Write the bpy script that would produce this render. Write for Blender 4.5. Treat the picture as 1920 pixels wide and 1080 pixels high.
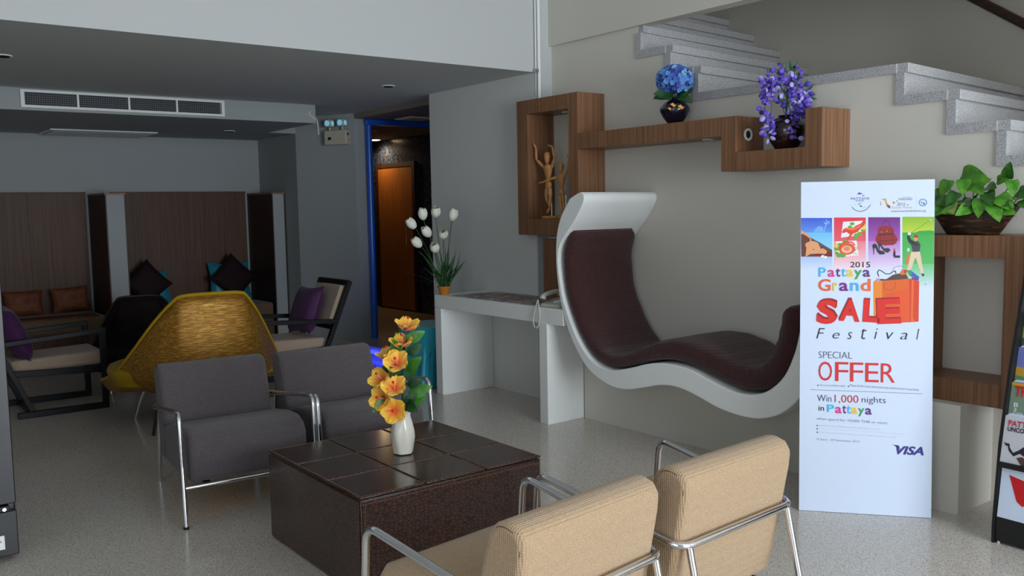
import bpy, math, random
from mathutils import Vector, Matrix, Quaternion
random.seed(7)
for o in list(bpy.data.objects): bpy.data.objects.remove(o)
sc = bpy.context.scene
COL = sc.collection

# ------------------------------------------------------------------ camera
F_PX, YAW, PITCH, ROLL, EYE = 1675.913, math.radians(-52.60253), math.radians(5.19323), math.radians(-1.01986), 1.48
def make_camera():
    f0 = Vector((math.sin(YAW), math.cos(YAW), 0)); r0 = Vector((math.cos(YAW), -math.sin(YAW), 0)); u0 = Vector((0, 0, 1))
    f = f0*math.cos(PITCH) - u0*math.sin(PITCH); u = u0*math.cos(PITCH) + f0*math.sin(PITCH)
    r = r0*math.cos(ROLL) + u*math.sin(ROLL); u = u*math.cos(ROLL) - r0*math.sin(ROLL)
    cam = bpy.data.cameras.new('camera'); ob = bpy.data.objects.new('camera', cam); COL.objects.link(ob)
    cam.sensor_width = 36; cam.lens = F_PX/1920*36; cam.clip_start = .05
    m = Matrix((r, u, -f)).transposed().to_4x4(); m.translation = (0, 0, EYE)
    ob.matrix_world = m; sc.camera = ob
make_camera()

# ------------------------------------------------------------------ light
world = bpy.data.worlds.new('World'); sc.world = world; world.use_nodes = True
bg = world.node_tree.nodes['Background']; bg.inputs[0].default_value = (.78, .88, 1, 1); bg.inputs[1].default_value = .7
def area(name, loc, rot, sx, sy, power, col):
    l = bpy.data.lights.new(name, 'AREA'); l.shape = 'RECTANGLE'; l.size = sx; l.size_y = sy; l.energy = power; l.color = col
    o = bpy.data.objects.new(name, l); o.location = loc; o.rotation_euler = rot; COL.objects.link(o); return o
# daylight through the glazed street front behind the camera (X = +4.2)
area('daylight_street_front', (4.35, 2.3, 1.5), (0, math.radians(90), 0), 2.7, 3.3, 385, (.85, .93, 1))
# added fill through an unseen side opening, to brighten the right wall and banner
area('added_side_fill', (.9, -3.2, 1.55), (math.radians(90), 0, 0), 2.6, 2.3, 58, (.88, .945, 1))
# daylight from the stairwell's own upper window
area('daylight_stairwell', (4.3, 5.36, 4.37), (0, math.radians(90), 0), 1.5, 1.5, 75, (.9, .95, 1))
sc.view_settings.view_transform = 'Standard'; sc.view_settings.look = 'None'
sc.view_settings.exposure = 0; sc.view_settings.gamma = 1; sc.view_settings.use_curve_mapping = False

# ------------------------------------------------------------------ materials
def lin(c): c /= 255; return c/12.92 if c <= .04045 else ((c+.055)/1.055)**2.4
def S(r, g, b): return (lin(r), lin(g), lin(b), 1)
def mat(name, col, rough=.5, metal=0, spec=.5, bump=None, vary=None, emit=None, coat=0, sheen=0, stretch=(1, 1, 1), trans=0):
    m = bpy.data.materials.new(name); m.use_nodes = True; nt = m.node_tree; N = nt.nodes; L = nt.links
    b = N['Principled BSDF']; b.inputs['Base Color'].default_value = col
    b.inputs['Roughness'].default_value = rough; b.inputs['Metallic'].default_value = metal; b.inputs['Specular IOR Level'].default_value = spec
    b.inputs['Coat Weight'].default_value = coat; b.inputs['Coat Roughness'].default_value = .12
    b.inputs['Sheen Weight'].default_value = sheen; b.inputs['Transmission Weight'].default_value = trans
    if emit: b.inputs['Emission Color'].default_value = emit[0]; b.inputs['Emission Strength'].default_value = emit[1]
    tc = N.new('ShaderNodeTexCoord'); mp = N.new('ShaderNodeMapping'); L.new(tc.outputs['Object'], mp.inputs[0]); mp.inputs['Scale'].default_value = stretch
    if vary:                       # (scale, second colour, contrast low, high)
        n = N.new('ShaderNodeTexNoise'); n.inputs['Scale'].default_value = vary[0]; n.inputs['Detail'].default_value = 6; L.new(mp.outputs[0], n.inputs[0])
        r = N.new('ShaderNodeValToRGB'); r.color_ramp.elements[0].position = vary[2]; r.color_ramp.elements[1].position = vary[3]
        r.color_ramp.elements[0].color = col; r.color_ramp.elements[1].color = vary[1]
        L.new(n.outputs[0], r.inputs[0]); L.new(r.outputs[0], b.inputs['Base Color'])
    if bump:                       # (scale, strength, distance)
        n = N.new('ShaderNodeTexNoise'); n.inputs['Scale'].default_value = bump[0]; n.inputs['Detail'].default_value = 4; L.new(mp.outputs[0], n.inputs[0])
        bp = N.new('ShaderNodeBump'); bp.inputs['Strength'].default_value = bump[1]; bp.inputs['Distance'].default_value = bump[2]
        L.new(n.outputs[0], bp.inputs['Height']); L.new(bp.outputs[0], b.inputs['Normal'])
    m.diffuse_color = col
    return m
def terrazzo(name, base, c1, c2, scale, rough, amount=.35):
    m = mat(name, base, rough); nt = m.node_tree; N = nt.nodes; L = nt.links; b = N['Principled BSDF']
    tc = N.new('ShaderNodeTexCoord'); prev = None
    last = base
    mix = None
    for k, (c, s, th) in enumerate(((c1, scale, amount), (c2, scale*1.7, amount*.9), ((base[0]*1.25, base[1]*1.25, base[2]*1.25, 1), scale*.8, amount))):
        v = N.new('ShaderNodeTexVoronoi'); v.inputs['Scale'].default_value = s; v.inputs['Randomness'].default_value = 1
        mp = N.new('ShaderNodeMapping'); mp.inputs['Location'].default_value = (k*3.1, k*1.7, k*.9); L.new(tc.outputs['Object'], mp.inputs[0]); L.new(mp.outputs[0], v.inputs['Vector'])
        r = N.new('ShaderNodeValToRGB'); r.color_ramp.elements[0].position = th*.75; r.color_ramp.elements[0].color = (1, 1, 1, 1)
        r.color_ramp.elements[1].position = th; r.color_ramp.elements[1].color = (0, 0, 0, 1); L.new(v.outputs['Distance'], r.inputs[0])
        mx = N.new('ShaderNodeMix'); mx.data_type = 'RGBA'; L.new(r.outputs[0], mx.inputs[0])
        if mix is None: mx.inputs[6].default_value = base
        else: L.new(mix.outputs[2], mx.inputs[6])
        mx.inputs[7].default_value = c; mix = mx
    L.new(mix.outputs[2], b.inputs['Base Color']); return m
def wood(name, c1, c2, rough=.45, axis='z', fine=70):
    st = {'z': (fine, fine, 1.6), 'x': (1.6, fine, fine), 'y': (fine, 1.6, fine)}[axis]
    m = mat(name, c1, rough, vary=(1, c2, .35, .68), stretch=st, bump=(1.6, .12, .002)); return m
def weave(name, c1, c2, scale=420, rough=.9, bumpd=.0012):
    m = mat(name, c1, rough, spec=.2, sheen=.25); nt = m.node_tree; N = nt.nodes; L = nt.links; b = N['Principled BSDF']
    tc = N.new('ShaderNodeTexCoord'); sep = N.new('ShaderNodeSeparateXYZ'); L.new(tc.outputs['Object'], sep.inputs[0])
    hs = []
    for ax in 'XYZ':
        mu = N.new('ShaderNodeMath'); mu.operation = 'MULTIPLY'; mu.inputs[1].default_value = scale*2; L.new(sep.outputs[ax], mu.inputs[0])
        si = N.new('ShaderNodeMath'); si.operation = 'SINE'; L.new(mu.outputs[0], si.inputs[0]); hs.append(si)
    a = N.new('ShaderNodeMath'); a.operation = 'ADD'; L.new(hs[0].outputs[0], a.inputs[0]); L.new(hs[1].outputs[0], a.inputs[1])
    a2 = N.new('ShaderNodeMath'); a2.operation = 'ADD'; L.new(a.outputs[0], a2.inputs[0]); L.new(hs[2].outputs[0], a2.inputs[1])
    n = N.new('ShaderNodeTexNoise'); n.inputs['Scale'].default_value = 150; n.inputs['Detail'].default_value = 5
    mp = N.new('ShaderNodeMapping'); mp.inputs['Scale'].default_value = (4, 1, 4); L.new(tc.outputs['Object'], mp.inputs[0]); L.new(mp.outputs[0], n.inputs[0])
    r = N.new('ShaderNodeValToRGB'); r.color_ramp.elements[0].position = .35; r.color_ramp.elements[1].position = .65
    r.color_ramp.elements[0].color = c1; r.color_ramp.elements[1].color = c2; L.new(n.outputs[0], r.inputs[0]); L.new(r.outputs[0], b.inputs['Base Color'])
    bp = N.new('ShaderNodeBump'); bp.inputs['Strength'].default_value = .5; bp.inputs['Distance'].default_value = bumpd; L.new(a2.outputs[0], bp.inputs['Height']); L.new(bp.outputs[0], b.inputs['Normal'])
    return m
def croc(name, c1, c2, scale, rough):
    m = mat(name, c1, rough, coat=.35); nt = m.node_tree; N = nt.nodes; L = nt.links; b = N['Principled BSDF']
    tc = N.new('ShaderNodeTexCoord'); mp = N.new('ShaderNodeMapping'); mp.inputs['Scale'].default_value = (1, 1, 1.5); L.new(tc.outputs['Object'], mp.inputs[0])
    v = N.new('ShaderNodeTexVoronoi'); v.feature = 'DISTANCE_TO_EDGE'; v.inputs['Scale'].default_value = scale; v.inputs['Randomness'].default_value = .75; L.new(mp.outputs[0], v.inputs['Vector'])
    r = N.new('ShaderNodeValToRGB'); r.color_ramp.elements[0].position = .03; r.color_ramp.elements[1].position = .22
    r.color_ramp.elements[0].color = c2; r.color_ramp.elements[1].color = c1; L.new(v.outputs['Distance'], r.inputs[0]); L.new(r.outputs[0], b.inputs['Base Color'])
    bp = N.new('ShaderNodeBump'); bp.inputs['Strength'].default_value = .7; bp.inputs['Distance'].default_value = .0025; L.new(r.outputs[0], bp.inputs['Height']); L.new(bp.outputs[0], b.inputs['Normal'])
    bp.invert = False
    return m
def mosaic(name):
    m = mat(name, S(30, 40, 70), .25); nt = m.node_tree; N = nt.nodes; L = nt.links; b = N['Principled BSDF']
    tc = N.new('ShaderNodeTexCoord'); mp = N.new('ShaderNodeMapping'); mp.inputs['Rotation'].default_value = (math.radians(90), 0, 0); L.new(tc.outputs['Object'], mp.inputs[0])
    br = N.new('ShaderNodeTexBrick'); br.offset = 0; br.inputs['Scale'].default_value = 1; br.inputs['Brick Width'].default_value = .025; br.inputs['Row Height'].default_value = .025; br.inputs['Mortar Size'].default_value = .002
    br.inputs['Mortar'].default_value = S(70, 66, 64); L.new(mp.outputs[0], br.inputs['Vector'])
    v = N.new('ShaderNodeTexVoronoi'); v.inputs['Scale'].default_value = 40; v.inputs['Randomness'].default_value = 0; L.new(tc.outputs['Object'], v.inputs['Vector'])
    r = N.new('ShaderNodeValToRGB'); r.color_ramp.interpolation = 'CONSTANT'; e = r.color_ramp.elements
    e[0].color = S(18, 28, 58); e[1].position = .35; e[1].color = S(38, 66, 104); x = e.new(.6); x.color = S(70, 74, 84); x = e.new(.8); x.color = S(16, 20, 34)
    L.new(v.outputs['Color'], r.inputs[0]); L.new(r.outputs[0], br.inputs['Color1']); L.new(r.outputs[0], br.inputs['Color2']); L.new(br.outputs[0], b.inputs['Base Color']); return m
def printed(name, rough=.45):
    m = mat(name, (1, 1, 1, 1), rough); N = m.node_tree.nodes; a = N.new('ShaderNodeVertexColor'); a.layer_name = 'ink'
    m.node_tree.links.new(a.outputs[0], N['Principled BSDF'].inputs['Base Color']); return m

PLAS = mat('cool_white_plaster', S(203, 205, 205), .8, spec=.2, bump=(180, .06, .002))
WARM = mat('warm_white_plaster', S(220, 216, 206), .8, spec=.2, bump=(180, .06, .002))
CEIL = mat('ceiling_paint', S(204, 207, 206), .9, spec=.15)
GREYW = mat('back_room_wall_paint', S(170, 175, 175), .85, spec=.2, bump=(180, .06, .002))
CONW = mat('console_wall_paint', S(228, 230, 227), .85, spec=.2, bump=(180, .06, .002))
WHITE = mat('white_paint', S(246, 248, 246), .5, spec=.35, bump=(60, .03, .002))
FLOOR = terrazzo('terrazzo_floor', S(212, 204, 194), S(156, 146, 134), S(128, 114, 100), 95, .17, .30)
GRAN = terrazzo('speckled_stair_stone', S(178, 178, 180), S(120, 120, 124), S(205, 205, 208), 160, .4, .4)
WOOD = wood('walnut_veneer', S(120, 82, 56), S(153, 111, 79), .42, fine=95)
WOODD = wood('dark_bench_veneer', S(72, 46, 30), S(98, 66, 44), .55)
WOODK = wood('dark_partition_veneer', S(46, 26, 20), S(64, 38, 28), .5)
RAIL = wood('dark_handrail_wood', S(52, 34, 28), S(78, 52, 42), .35, 'x')
DOORW = wood('orange_door_veneer', S(150, 88, 36), S(176, 110, 50), .45)
CHROME = mat('chrome', S(225, 225, 228), .1, 1)
BARS = mat('grille_bars', S(112, 116, 124), .6)
STEEL = mat('satin_steel', S(190, 190, 192), .22, 1)
BEIGE = weave('beige_fabric', S(172, 143, 111), S(191, 164, 133))
GREYF = weave('grey_fabric', S(78, 71, 74), S(104, 97, 99))
CROC = croc('brown_croc_leather', S(84, 47, 33), S(28, 15, 11), 50, .28)
CROCT = croc('dark_croc_leather', S(80, 52, 40), S(40, 24, 18), 46, .2)
STITCH = mat('tan_stitching', S(150, 112, 84), .7)
MAROON = weave('maroon_rib_fabric', S(58, 30, 32), S(78, 44, 44), 260, .85, .002)
LACQ = mat('black_lacquer', S(14, 14, 17), .45, spec=.3)
SEATB = weave('pale_seat_fabric', S(168, 146, 128), S(186, 164, 146))
PURP = mat('purple_velvet', S(68, 20, 74), .65, sheen=.1, bump=(30, .2, .006))
TEAL = mat('teal_satin', S(0, 128, 150), .4, sheen=.3)
AQUA = mat('turquoise_satin', S(36, 180, 208), .33, sheen=.3, bump=(14, .25, .01))
DARKC = mat('dark_brown_cushion', S(36, 20, 24), .7, spec=.2)
ORNC = mat('rust_cushion', S(124, 68, 36), .7, vary=(1, S(96, 50, 26), .4, .6), stretch=(20, 20, 160))
MATT = weave('taupe_mattress', S(112, 90, 68), S(128, 104, 80), 200)
GOLD = mat('gold_woven_shell', S(150, 100, 26), .32, .45, vary=(1, S(214, 168, 74), .45, .75), stretch=(60, 14, 160), bump=(1.2, .6, .006))
YELV = mat('yellow_tufted_velvet', S(172, 138, 14), .75, spec=.2, sheen=.1, bump=(16, .3, .01))
DKSH = mat('dark_leather_shell', S(26, 16, 18), .75, spec=.2)
DKLEG = mat('dark_leg_wood', S(40, 26, 22), .4)
VASEW = mat('cream_ceramic', S(238, 234, 220), .18, coat=.3)
LEAF = mat('leaf_green', S(44, 104, 30), .42, vary=(18, S(84, 150, 46), .4, .7))
LEAFD = mat('dark_leaf_green', S(24, 62, 30), .42, vary=(22, S(46, 96, 48), .4, .7))
POTH = mat('pothos_leaf', S(58, 126, 26), .3, vary=(20, S(112, 178, 48), .42, .72), coat=.2)
POTHD = mat('pothos_leaf_dark', S(34, 84, 22), .3, vary=(24, S(64, 128, 34), .4, .7), coat=.2)
POTHY = mat('pothos_leaf_pale', S(146, 178, 66), .35, vary=(24, S(206, 204, 138), .4, .7))
STEM = mat('stem_green', S(52, 92, 40), .5)
TULW = mat('tulip_white', S(244, 244, 232), .5, vary=(20, S(230, 234, 196), .45, .75))
TULY = mat('tulip_heart', S(204, 204, 120), .6)
ORPOT = mat('orange_clay_pot', S(206, 126, 40), .5)
NAVY = mat('navy_glazed_vase', S(16, 12, 34), .12, coat=.5)
GOLDP = mat('gold_paint', S(170, 120, 40), .35, .6)
BLKV = mat('brown_black_vase', S(26, 14, 14), .16, coat=.4, vary=(8, S(52, 20, 16), .45, .8))
BLK = mat('matt_black', S(20, 20, 22), .5)
FRID = mat('fridge_black', S(28, 28, 32), .35)
DGLAS = mat('dark_glass', S(40, 50, 52), .06, spec=.6)
PHONE = mat('phone_plastic', S(206, 206, 196), .4)
MANN = wood('mannequin_beech', S(188, 128, 70), S(214, 158, 98), .45, 'z', 90)
BASKET = mat('dark_woven_basket', S(44, 28, 18), .45, vary=(1, S(108, 78, 40), .55, .7), stretch=(14, 14, 50), bump=(1.5, .5, .006))
BLUEF = mat('blue_door_frame', S(24, 100, 220), .3, coat=.3)
PLAST = mat('ivory_plastic', S(206, 198, 180), .45)
LEDB = mat('blue_led', S(40, 60, 255), .4, emit=(S(44, 60, 255), 3.5))
LAMPW = mat('warm_lamp', S(255, 235, 190), .4, emit=(S(255, 224, 170), 9))
LAMPB = mat('emergency_lamp_lens', S(150, 215, 240), .15, emit=(S(120, 205, 245), .45))
PANELL = mat('dim_light_panel', S(214, 208, 196), .6)
GRILL = mat('grille_dark', S(24, 26, 32), .6)
PRINT = printed('printed_ink')
BANW = mat('banner_white', S(216, 229, 250), .45)
MOSA = mosaic('blue_mosaic')
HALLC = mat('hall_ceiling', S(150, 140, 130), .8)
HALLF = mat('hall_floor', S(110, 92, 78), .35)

# ------------------------------------------------------------------ mesh helpers
class MB:
    def __init__(s): s.v = []; s.f = []; s.c = []
    def add(s, vs, fs, col=None):
        n = len(s.v); s.v += [tuple(p) for p in vs]; s.f += [tuple(i+n for i in f) for f in fs]; s.c += [col]*len(fs); return s
    def box(s, x0, x1, y0, y1, z0, z1, col=None):
        return s.add([(x, y, z) for z in (z0, z1) for y in (y0, y1) for x in (x0, x1)],
                     [(0, 2, 3, 1), (4, 5, 7, 6), (0, 1, 5, 4), (2, 6, 7, 3), (0, 4, 6, 2), (1, 3, 7, 5)], col)
    def bar(s, a, b, w, h, up=(0, 0, 1)):
        a = Vector(a); b = Vector(b); d = (b-a).normalized(); u = Vector(up); sd = d.cross(u)
        if sd.length < 1e-4: sd = d.cross(Vector((1, 0, 0)))
        sd.normalize(); u = sd.cross(d).normalized(); vs = []
        for p in (a, b):
            for i, j in ((-1, -1), (1, -1), (1, 1), (-1, 1)): vs.append(p+sd*(i*w/2)+u*(j*h/2))
        return s.add(vs, [(3, 2, 1, 0), (4, 5, 6, 7), (0, 1, 5, 4), (1, 2, 6, 5), (2, 3, 7, 6), (3, 0, 4, 7)])
    def tube(s, pts, r, n=10, closed=False):
        P = [Vector(p) for p in pts]; m = len(P); R = r if isinstance(r, (list, tuple)) else [r]*m
        T = []
        for i in range(m):
            a = P[(i-1) % m] if (closed or i > 0) else P[i]; b = P[(i+1) % m] if (closed or i < m-1) else P[i]
            T.append((b-a).normalized())
        nrm = T[0].orthogonal().normalized(); vs = []
        for i in range(m):
            if i: nrm = T[i-1].rotation_difference(T[i]) @ nrm
            bn = T[i].cross(nrm)
            for k in range(n):
                t = 2*math.pi*k/n; vs.append(P[i]+(nrm*math.cos(t)+bn*math.sin(t))*R[i])
        fs = []
        for i in range(m if closed else m-1):
            j = (i+1) % m
            for k in range(n): fs.append((i*n+k, i*n+(k+1) % n, j*n+(k+1) % n, j*n+k))
        if not closed: fs.append(tuple(range(n-1, -1, -1))); fs.append(tuple((m-1)*n+k for k in range(n)))
        return s.add(vs, fs)
    def lathe(s, prof, n=24, c=(0, 0, 0), mod=None):
        vs = []; fs = []
        for i, (r, z) in enumerate(prof):
            for k in range(n):
                t = 2*math.pi*k/n; q = r*(mod(t, z) if mod else 1); vs.append((c[0]+q*math.cos(t), c[1]+q*math.sin(t), c[2]+z))
        for i in range(len(prof)-1):
            for k in range(n): fs.append((i*n+k, i*n+(k+1) % n, (i+1)*n+(k+1) % n, (i+1)*n+k))
        fs.append(tuple(range(n-1, -1, -1)))
        if prof[-1][0] > 1e-5 : fs.append(tuple((len(prof)-1)*n+k for k in range(n)))
        return s.add(vs, fs)
    def prism(s, poly, f0, f1, col=None):       # poly: 2-D points; f0, f1 map (a, b) -> 3-D on both ends
        n = len(poly); vs = [f0(*p) for p in poly]+[f1(*p) for p in poly]
        return s.add(vs, [tuple(range(n)), tuple(range(2*n-1, n-1, -1))]+[(i, i+n, (i+1) % n+n, (i+1) % n) for i in range(n)], col)
    def xz(s, poly, y0, y1, col=None): return s.prism(poly, lambda a, b: (a, y0, b), lambda a, b: (a, y1, b), col)
    def grid(s, fn, nu, nv, cu=False):
        vs = [fn(i/(nu if cu else nu-1), j/(nv-1)) for j in range(nv) for i in range(nu)]; fs = []
        for j in range(nv-1):
            for i in range(nu if cu else nu-1):
                k = (i+1) % nu; fs.append((j*nu+i, j*nu+k, (j+1)*nu+k, (j+1)*nu+i))
        return s.add(vs, fs)
    def ball(s, c, r, n=12, m=8):
        rx, ry, rz = r if isinstance(r, (tuple, list)) else (r, r, r)
        return s.lathe([(max(1e-6, math.sin(math.pi*i/m)), -math.cos(math.pi*i/m)) for i in range(m+1)], n).xf(lambda p: (c[0]+p[0]*rx, c[1]+p[1]*ry, c[2]+p[2]*rz), n*(m+1))
    def xf(s, fn, last=None):
        k = 0 if last is None else len(s.v)-last
        s.v[k:] = [tuple(fn(p)) for p in s.v[k:]]; return s
    def mesh(s, name, m, smooth=None):
        me = bpy.data.meshes.new(name); me.from_pydata(s.v, [], s.f); me.materials.append(m)
        if any(c is not None for c in s.c):
            at = me.color_attributes.new('ink', 'FLOAT_COLOR', 'CORNER')
            for p in me.polygons:
                for li in p.loop_indices: at.data[li].color = s.c[p.index] or (1, 1, 1, 1)
        if smooth is not None:
            for p in me.polygons: p.use_smooth = True
            if smooth < 180: me.set_sharp_from_angle(angle=math.radians(smooth))
        me.update(); return me
    def build(s, name, m, parent=None, smooth=None, bevel=0, sub=0, loc=None, rot=None, solid=0, seg=3):
        o = bpy.data.objects.new(name, s.mesh(name, m, 40 if (smooth is None and bevel) else smooth)); COL.objects.link(o)
        if parent: o.parent = parent
        if loc: o.location = loc
        if rot: o.rotation_euler = rot
        if solid: md = o.modifiers.new('solid', 'SOLIDIFY'); md.thickness = solid; md.offset = 0
        if bevel: md = o.modifiers.new('bevel', 'BEVEL'); md.width = bevel; md.segments = seg; md.limit_method = 'ANGLE'; md.angle_limit = math.radians(40)
        if sub: md = o.modifiers.new('sub', 'SUBSURF'); md.levels = sub; md.render_levels = sub
        return o
def tag(o, label, cat, group=None, kind=None):
    o['label'] = label; o['category'] = cat
    if group: o['group'] = group
    if kind: o['kind'] = kind
    return o
def thing(name, label, cat, loc=(0, 0, 0), rot=(0, 0, 0), group=None):
    o = bpy.data.objects.new(name, None); COL.objects.link(o); o.location = loc; o.rotation_euler = rot; o.empty_display_size = .1
    return tag(o, label, cat, group)
def struct(o): o['kind'] = 'structure'; return o
def inst(name, me, parent, loc=(0, 0, 0), rot=(0, 0, 0), scale=(1, 1, 1)):
    o = bpy.data.objects.new(name, me); COL.objects.link(o); o.parent = parent; o.location = loc
    if isinstance(rot, Quaternion): o.rotation_mode = 'QUATERNION'; o.rotation_quaternion = rot
    else: o.rotation_euler = rot
    o.scale = scale if isinstance(scale, tuple) else (scale,)*3; return o
def copy_tree(o, parent=None):
    c = o.copy(); COL.objects.link(c); c.parent = parent
    for ch in list(o.children): copy_tree(ch, c)
    return c
def spline(P, k=6, closed=False):
    P = [Vector(p) for p in P]; n = len(P); out = []
    for i in range(n if closed else n-1):
        if closed: a, b, c, d = P[i-1], P[i], P[(i+1) % n], P[(i+2) % n]
        else: a, b, c, d = P[max(i-1, 0)], P[i], P[i+1], P[min(i+2, n-1)]
        for j in range(k):
            t = j/k; out.append(.5*((2*b)+(c-a)*t+(2*a-5*b+4*c-d)*t*t+(3*b-a-3*c+d)*t**3))
    if not closed: out.append(P[-1])
    return out
def fillet(P, r, k=6):                          # round the corners of a polyline
    P = [Vector(p) for p in P]; out = [P[0]]
    for i in range(1, len(P)-1):
        a, b, c = P[i-1], P[i], P[i+1]; q = min(r, (a-b).length*.48, (c-b).length*.48)
        s = b+(a-b).normalized()*q; e = b+(c-b).normalized()*q
        for j in range(k+1): t = j/k; out.append(s*(1-t)**2+b*2*t*(1-t)+e*t*t)
    return out+[P[-1]]
def pillow(w, h, t, n=14):
    b = MB()
    for sgn in (1, -1):
        def fn(u, v):
            a = 2*u-1; c = 2*v-1; e = max(0, (1-a**4))**.55*max(0, (1-c**4))**.55
            pin = 1-.09*(1-abs(a)**2)*abs(c)**3; pin2 = 1-.09*(1-abs(c)**2)*abs(a)**3
            return (a*w/2*pin2, c*h/2*pin, sgn*t/2*e)
        g = MB().grid(fn, n, n)
        b.add(g.v, g.f if sgn > 0 else [f[::-1] for f in g.f])
    return b
_fonts = {}
def text(body, x0, z0, x1, z1, m, parent, y=-.0024, shear=0, bold=0, name='lettering', rot=0, space=1, col=None):
    cu = bpy.data.curves.new('t', 'FONT'); cu.body = body; cu.shear = shear; cu.offset = bold; cu.space_character = space; cu.resolution_u = 3
    o = bpy.data.objects.new('t', cu); COL.objects.link(o); dg = bpy.context.evaluated_depsgraph_get(); dg.update()
    me = bpy.data.meshes.new_from_object(o.evaluated_get(dg)); bpy.data.objects.remove(o); bpy.data.curves.remove(cu)
    xs = [v.co.x for v in me.vertices]; ys = [v.co.y for v in me.vertices]; a, b, c, d = min(xs), max(xs), min(ys), max(ys)
    cx, cz = (x0+x1)/2, (z0+z1)/2; cr, sr = math.cos(rot), math.sin(rot)
    for v in me.vertices:
        px = x0+(v.co.x-a)/(b-a)*(x1-x0)-cx; pz = z0+(v.co.y-c)/(d-c)*(z1-z0)-cz
        v.co = (cx+px*cr-pz*sr, y, cz+px*sr+pz*cr)
    me.materials.clear(); me.materials.append(m); me.name = name
    ob = bpy.data.objects.new(name, me); COL.objects.link(ob); ob.parent = parent; return ob
_ink = {}
def ink(r, g, b, rough=.45):
    k = (r, g, b)
    if k not in _ink: _ink[k] = mat('ink_%d_%d_%d' % k, S(r, g, b), rough)
    return _ink[k]

# ================================================================== the setting
WY, LY, CX = 4.46, 4.30, -5.29           # stair wall, console wall, beam face
CZ, TOPZ = 2.48, 3.55                    # low ceiling, tall ceiling
def wbox(name, m, *b): return struct(MB().box(*b).build(name, m))
wbox('floor', FLOOR, -12.6, 4.2, -3, 6.3, -.1, 0)
wbox('ceiling', CEIL, -12.6, CX-.01, -3, 4.30, CZ, CZ+.1); wbox('ceiling', CEIL, -12.6, -6.78, 4.30, 4.46, CZ, CZ+.1)
wbox('ceiling', PLAS, CX-.3, 4.2, -3, 4.5, TOPZ, TOPZ+.1)
struct(MB().xz([(CX-.3, TOPZ), (CX, TOPZ), (CX, CZ), (CX-.01, CZ), (CX-.01, CZ+.1), (CX-.3, CZ+.1)], -3, LY).build('wall_beam', PLAS))
wbox('wall_console', CONW, -6.78, CX-.012, LY, LY+.15, 0, CZ)
struct(MB().box(CX-.012, CX, LY, LY+.15, 0, TOPZ).box(CX-.3, CX, LY+.15, WY+.1, 0, TOPZ).build('wall_column', PLAS))
wbox('wall_above_console', PLAS, CX-.3, CX-.012, LY, LY+.15, CZ, TOPZ)
struct(MB().box(-12.6, -.5, -3.1, -3, 0, TOPZ).box(2.3, 4.2, -3.1, -3, 0, TOPZ).box(-.5, 2.3, -3.1, -3, 2.75, TOPZ).box(-.5, 2.3, -3.1, -3, 0, .3).build('wall_left', PLAS))
struct(MB().box(-.5, -.44, -3.08, -3.02, .3, 2.75).box(2.24, 2.3, -3.08, -3.02, .3, 2.75).box(.87, .93, -3.08, -3.02, .3, 2.75).box(-.44, .87, -3.08, -3.02, .3, .36).box(.93, 2.24, -3.08, -3.02, .3, .36).box(-.44, .87, -3.08, -3.02, 2.69, 2.75).box(.93, 2.24, -3.08, -3.02, 2.69, 2.75).build('window_5', BLK))  # frame of the added, unseen side opening that carries the fill
# glazed street front behind the camera
def street_front():
    w = struct(MB().box(4.2, 4.3, -3, .62, 0, TOPZ).box(4.2, 4.3, 4.02, 6.3, 0, TOPZ).box(4.2, 4.3, .62, 4.02, 2.9, TOPZ).build('wall_street', PLAS))
    for k in range(4):
        y = .62+.85*k; f = struct(MB().box(4.2, 4.28, y, y+.04, 0, 2.9).box(4.2, 4.28, y+.81, y+.85, 0, 2.9).box(4.2, 4.28, y+.04, y+.81, 2.84, 2.9).box(4.2, 4.28, y+.04, y+.81, 0, .06).build('window_%d' % (k+1), BLK))
street_front()
wbox('wall_light_block', WARM, -.9, 2.9, WY, WY+.1, 0, 2.68)  # unseen wall, added to keep street daylight off the far stairwell wall
struct(MB().box(4.2, 4.26, 4.53, 4.59, 3.55, 5.2).box(4.2, 4.26, 6.13, 6.19, 3.55, 5.2).box(4.2, 4.26, 5.33, 5.39, 3.55, 5.2).box(4.2, 4.26, 4.59, 5.33, 5.14, 5.2).box(4.2, 4.26, 5.39, 6.13, 5.14, 5.2).build('window_6', BLK))

# ------------------------------------------------------------------ stairs above the shelf wall
SK = -.0925                                    # the flight runs slightly skew to the wall
edges = [(-1.96+.25*k, 1.848-.168*k) for k in range(10, 0, -1)]+[(-1.96, 1.848), (-2.203, 2.017), (-2.472, 2.181), (-3.84, 2.35), (-4.076, 2.515), (-4.344, 2.684), (-4.60, 2.85), (-4.86, 3.02), (-5.12, 3.19), (-5.37, 3.36), (-5.62, 3.53)]
prof = [(1.0, 0)]
for i, (x, z) in enumerate(edges):
    pz = edges[i-1][1] if i else 0
    if z < 2.7: prof += [(x-(.02 if z < 2.66 else .031), max(pz-.045, 0)), (x-(.02 if z < 2.66 else .031), z-.045 if z < 2.66 else 2.9)]
prof += [(CX, 2.9), (CX, 0)]
struct(MB().xz(prof, WY, WY+.12).build('wall_stair', WARM))
wbox('wall_fascia', WARM, CX, 4.2, WY-.03, WY+.07, 2.68, TOPZ)
wbox('wall_stairwell', WARM, -6.78, 4.2, 6.19, 6.3, 0, 5.2)
wbox('ceiling', WARM, -6.78, 4.2, WY+.07, 6.3, 5.2, 5.3)
wbox('wall_stairwell_end', WARM, -6.9, -6.78, 4.45, 6.3, CZ, 5.2)
wbox('wall_stairwell_front', WARM, CX-.3, 4.2, WY-.03, WY+.07, TOPZ, 5.2)
wbox('wall_stairwell_front', WARM, -6.78, CX-.3, LY, LY+.15, CZ+.1, 5.2)
stair = thing('staircase', 'speckled grey stone stairs climbing to a landing behind the shelf wall', 'stairs', (-2.47, WY, 0))
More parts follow.
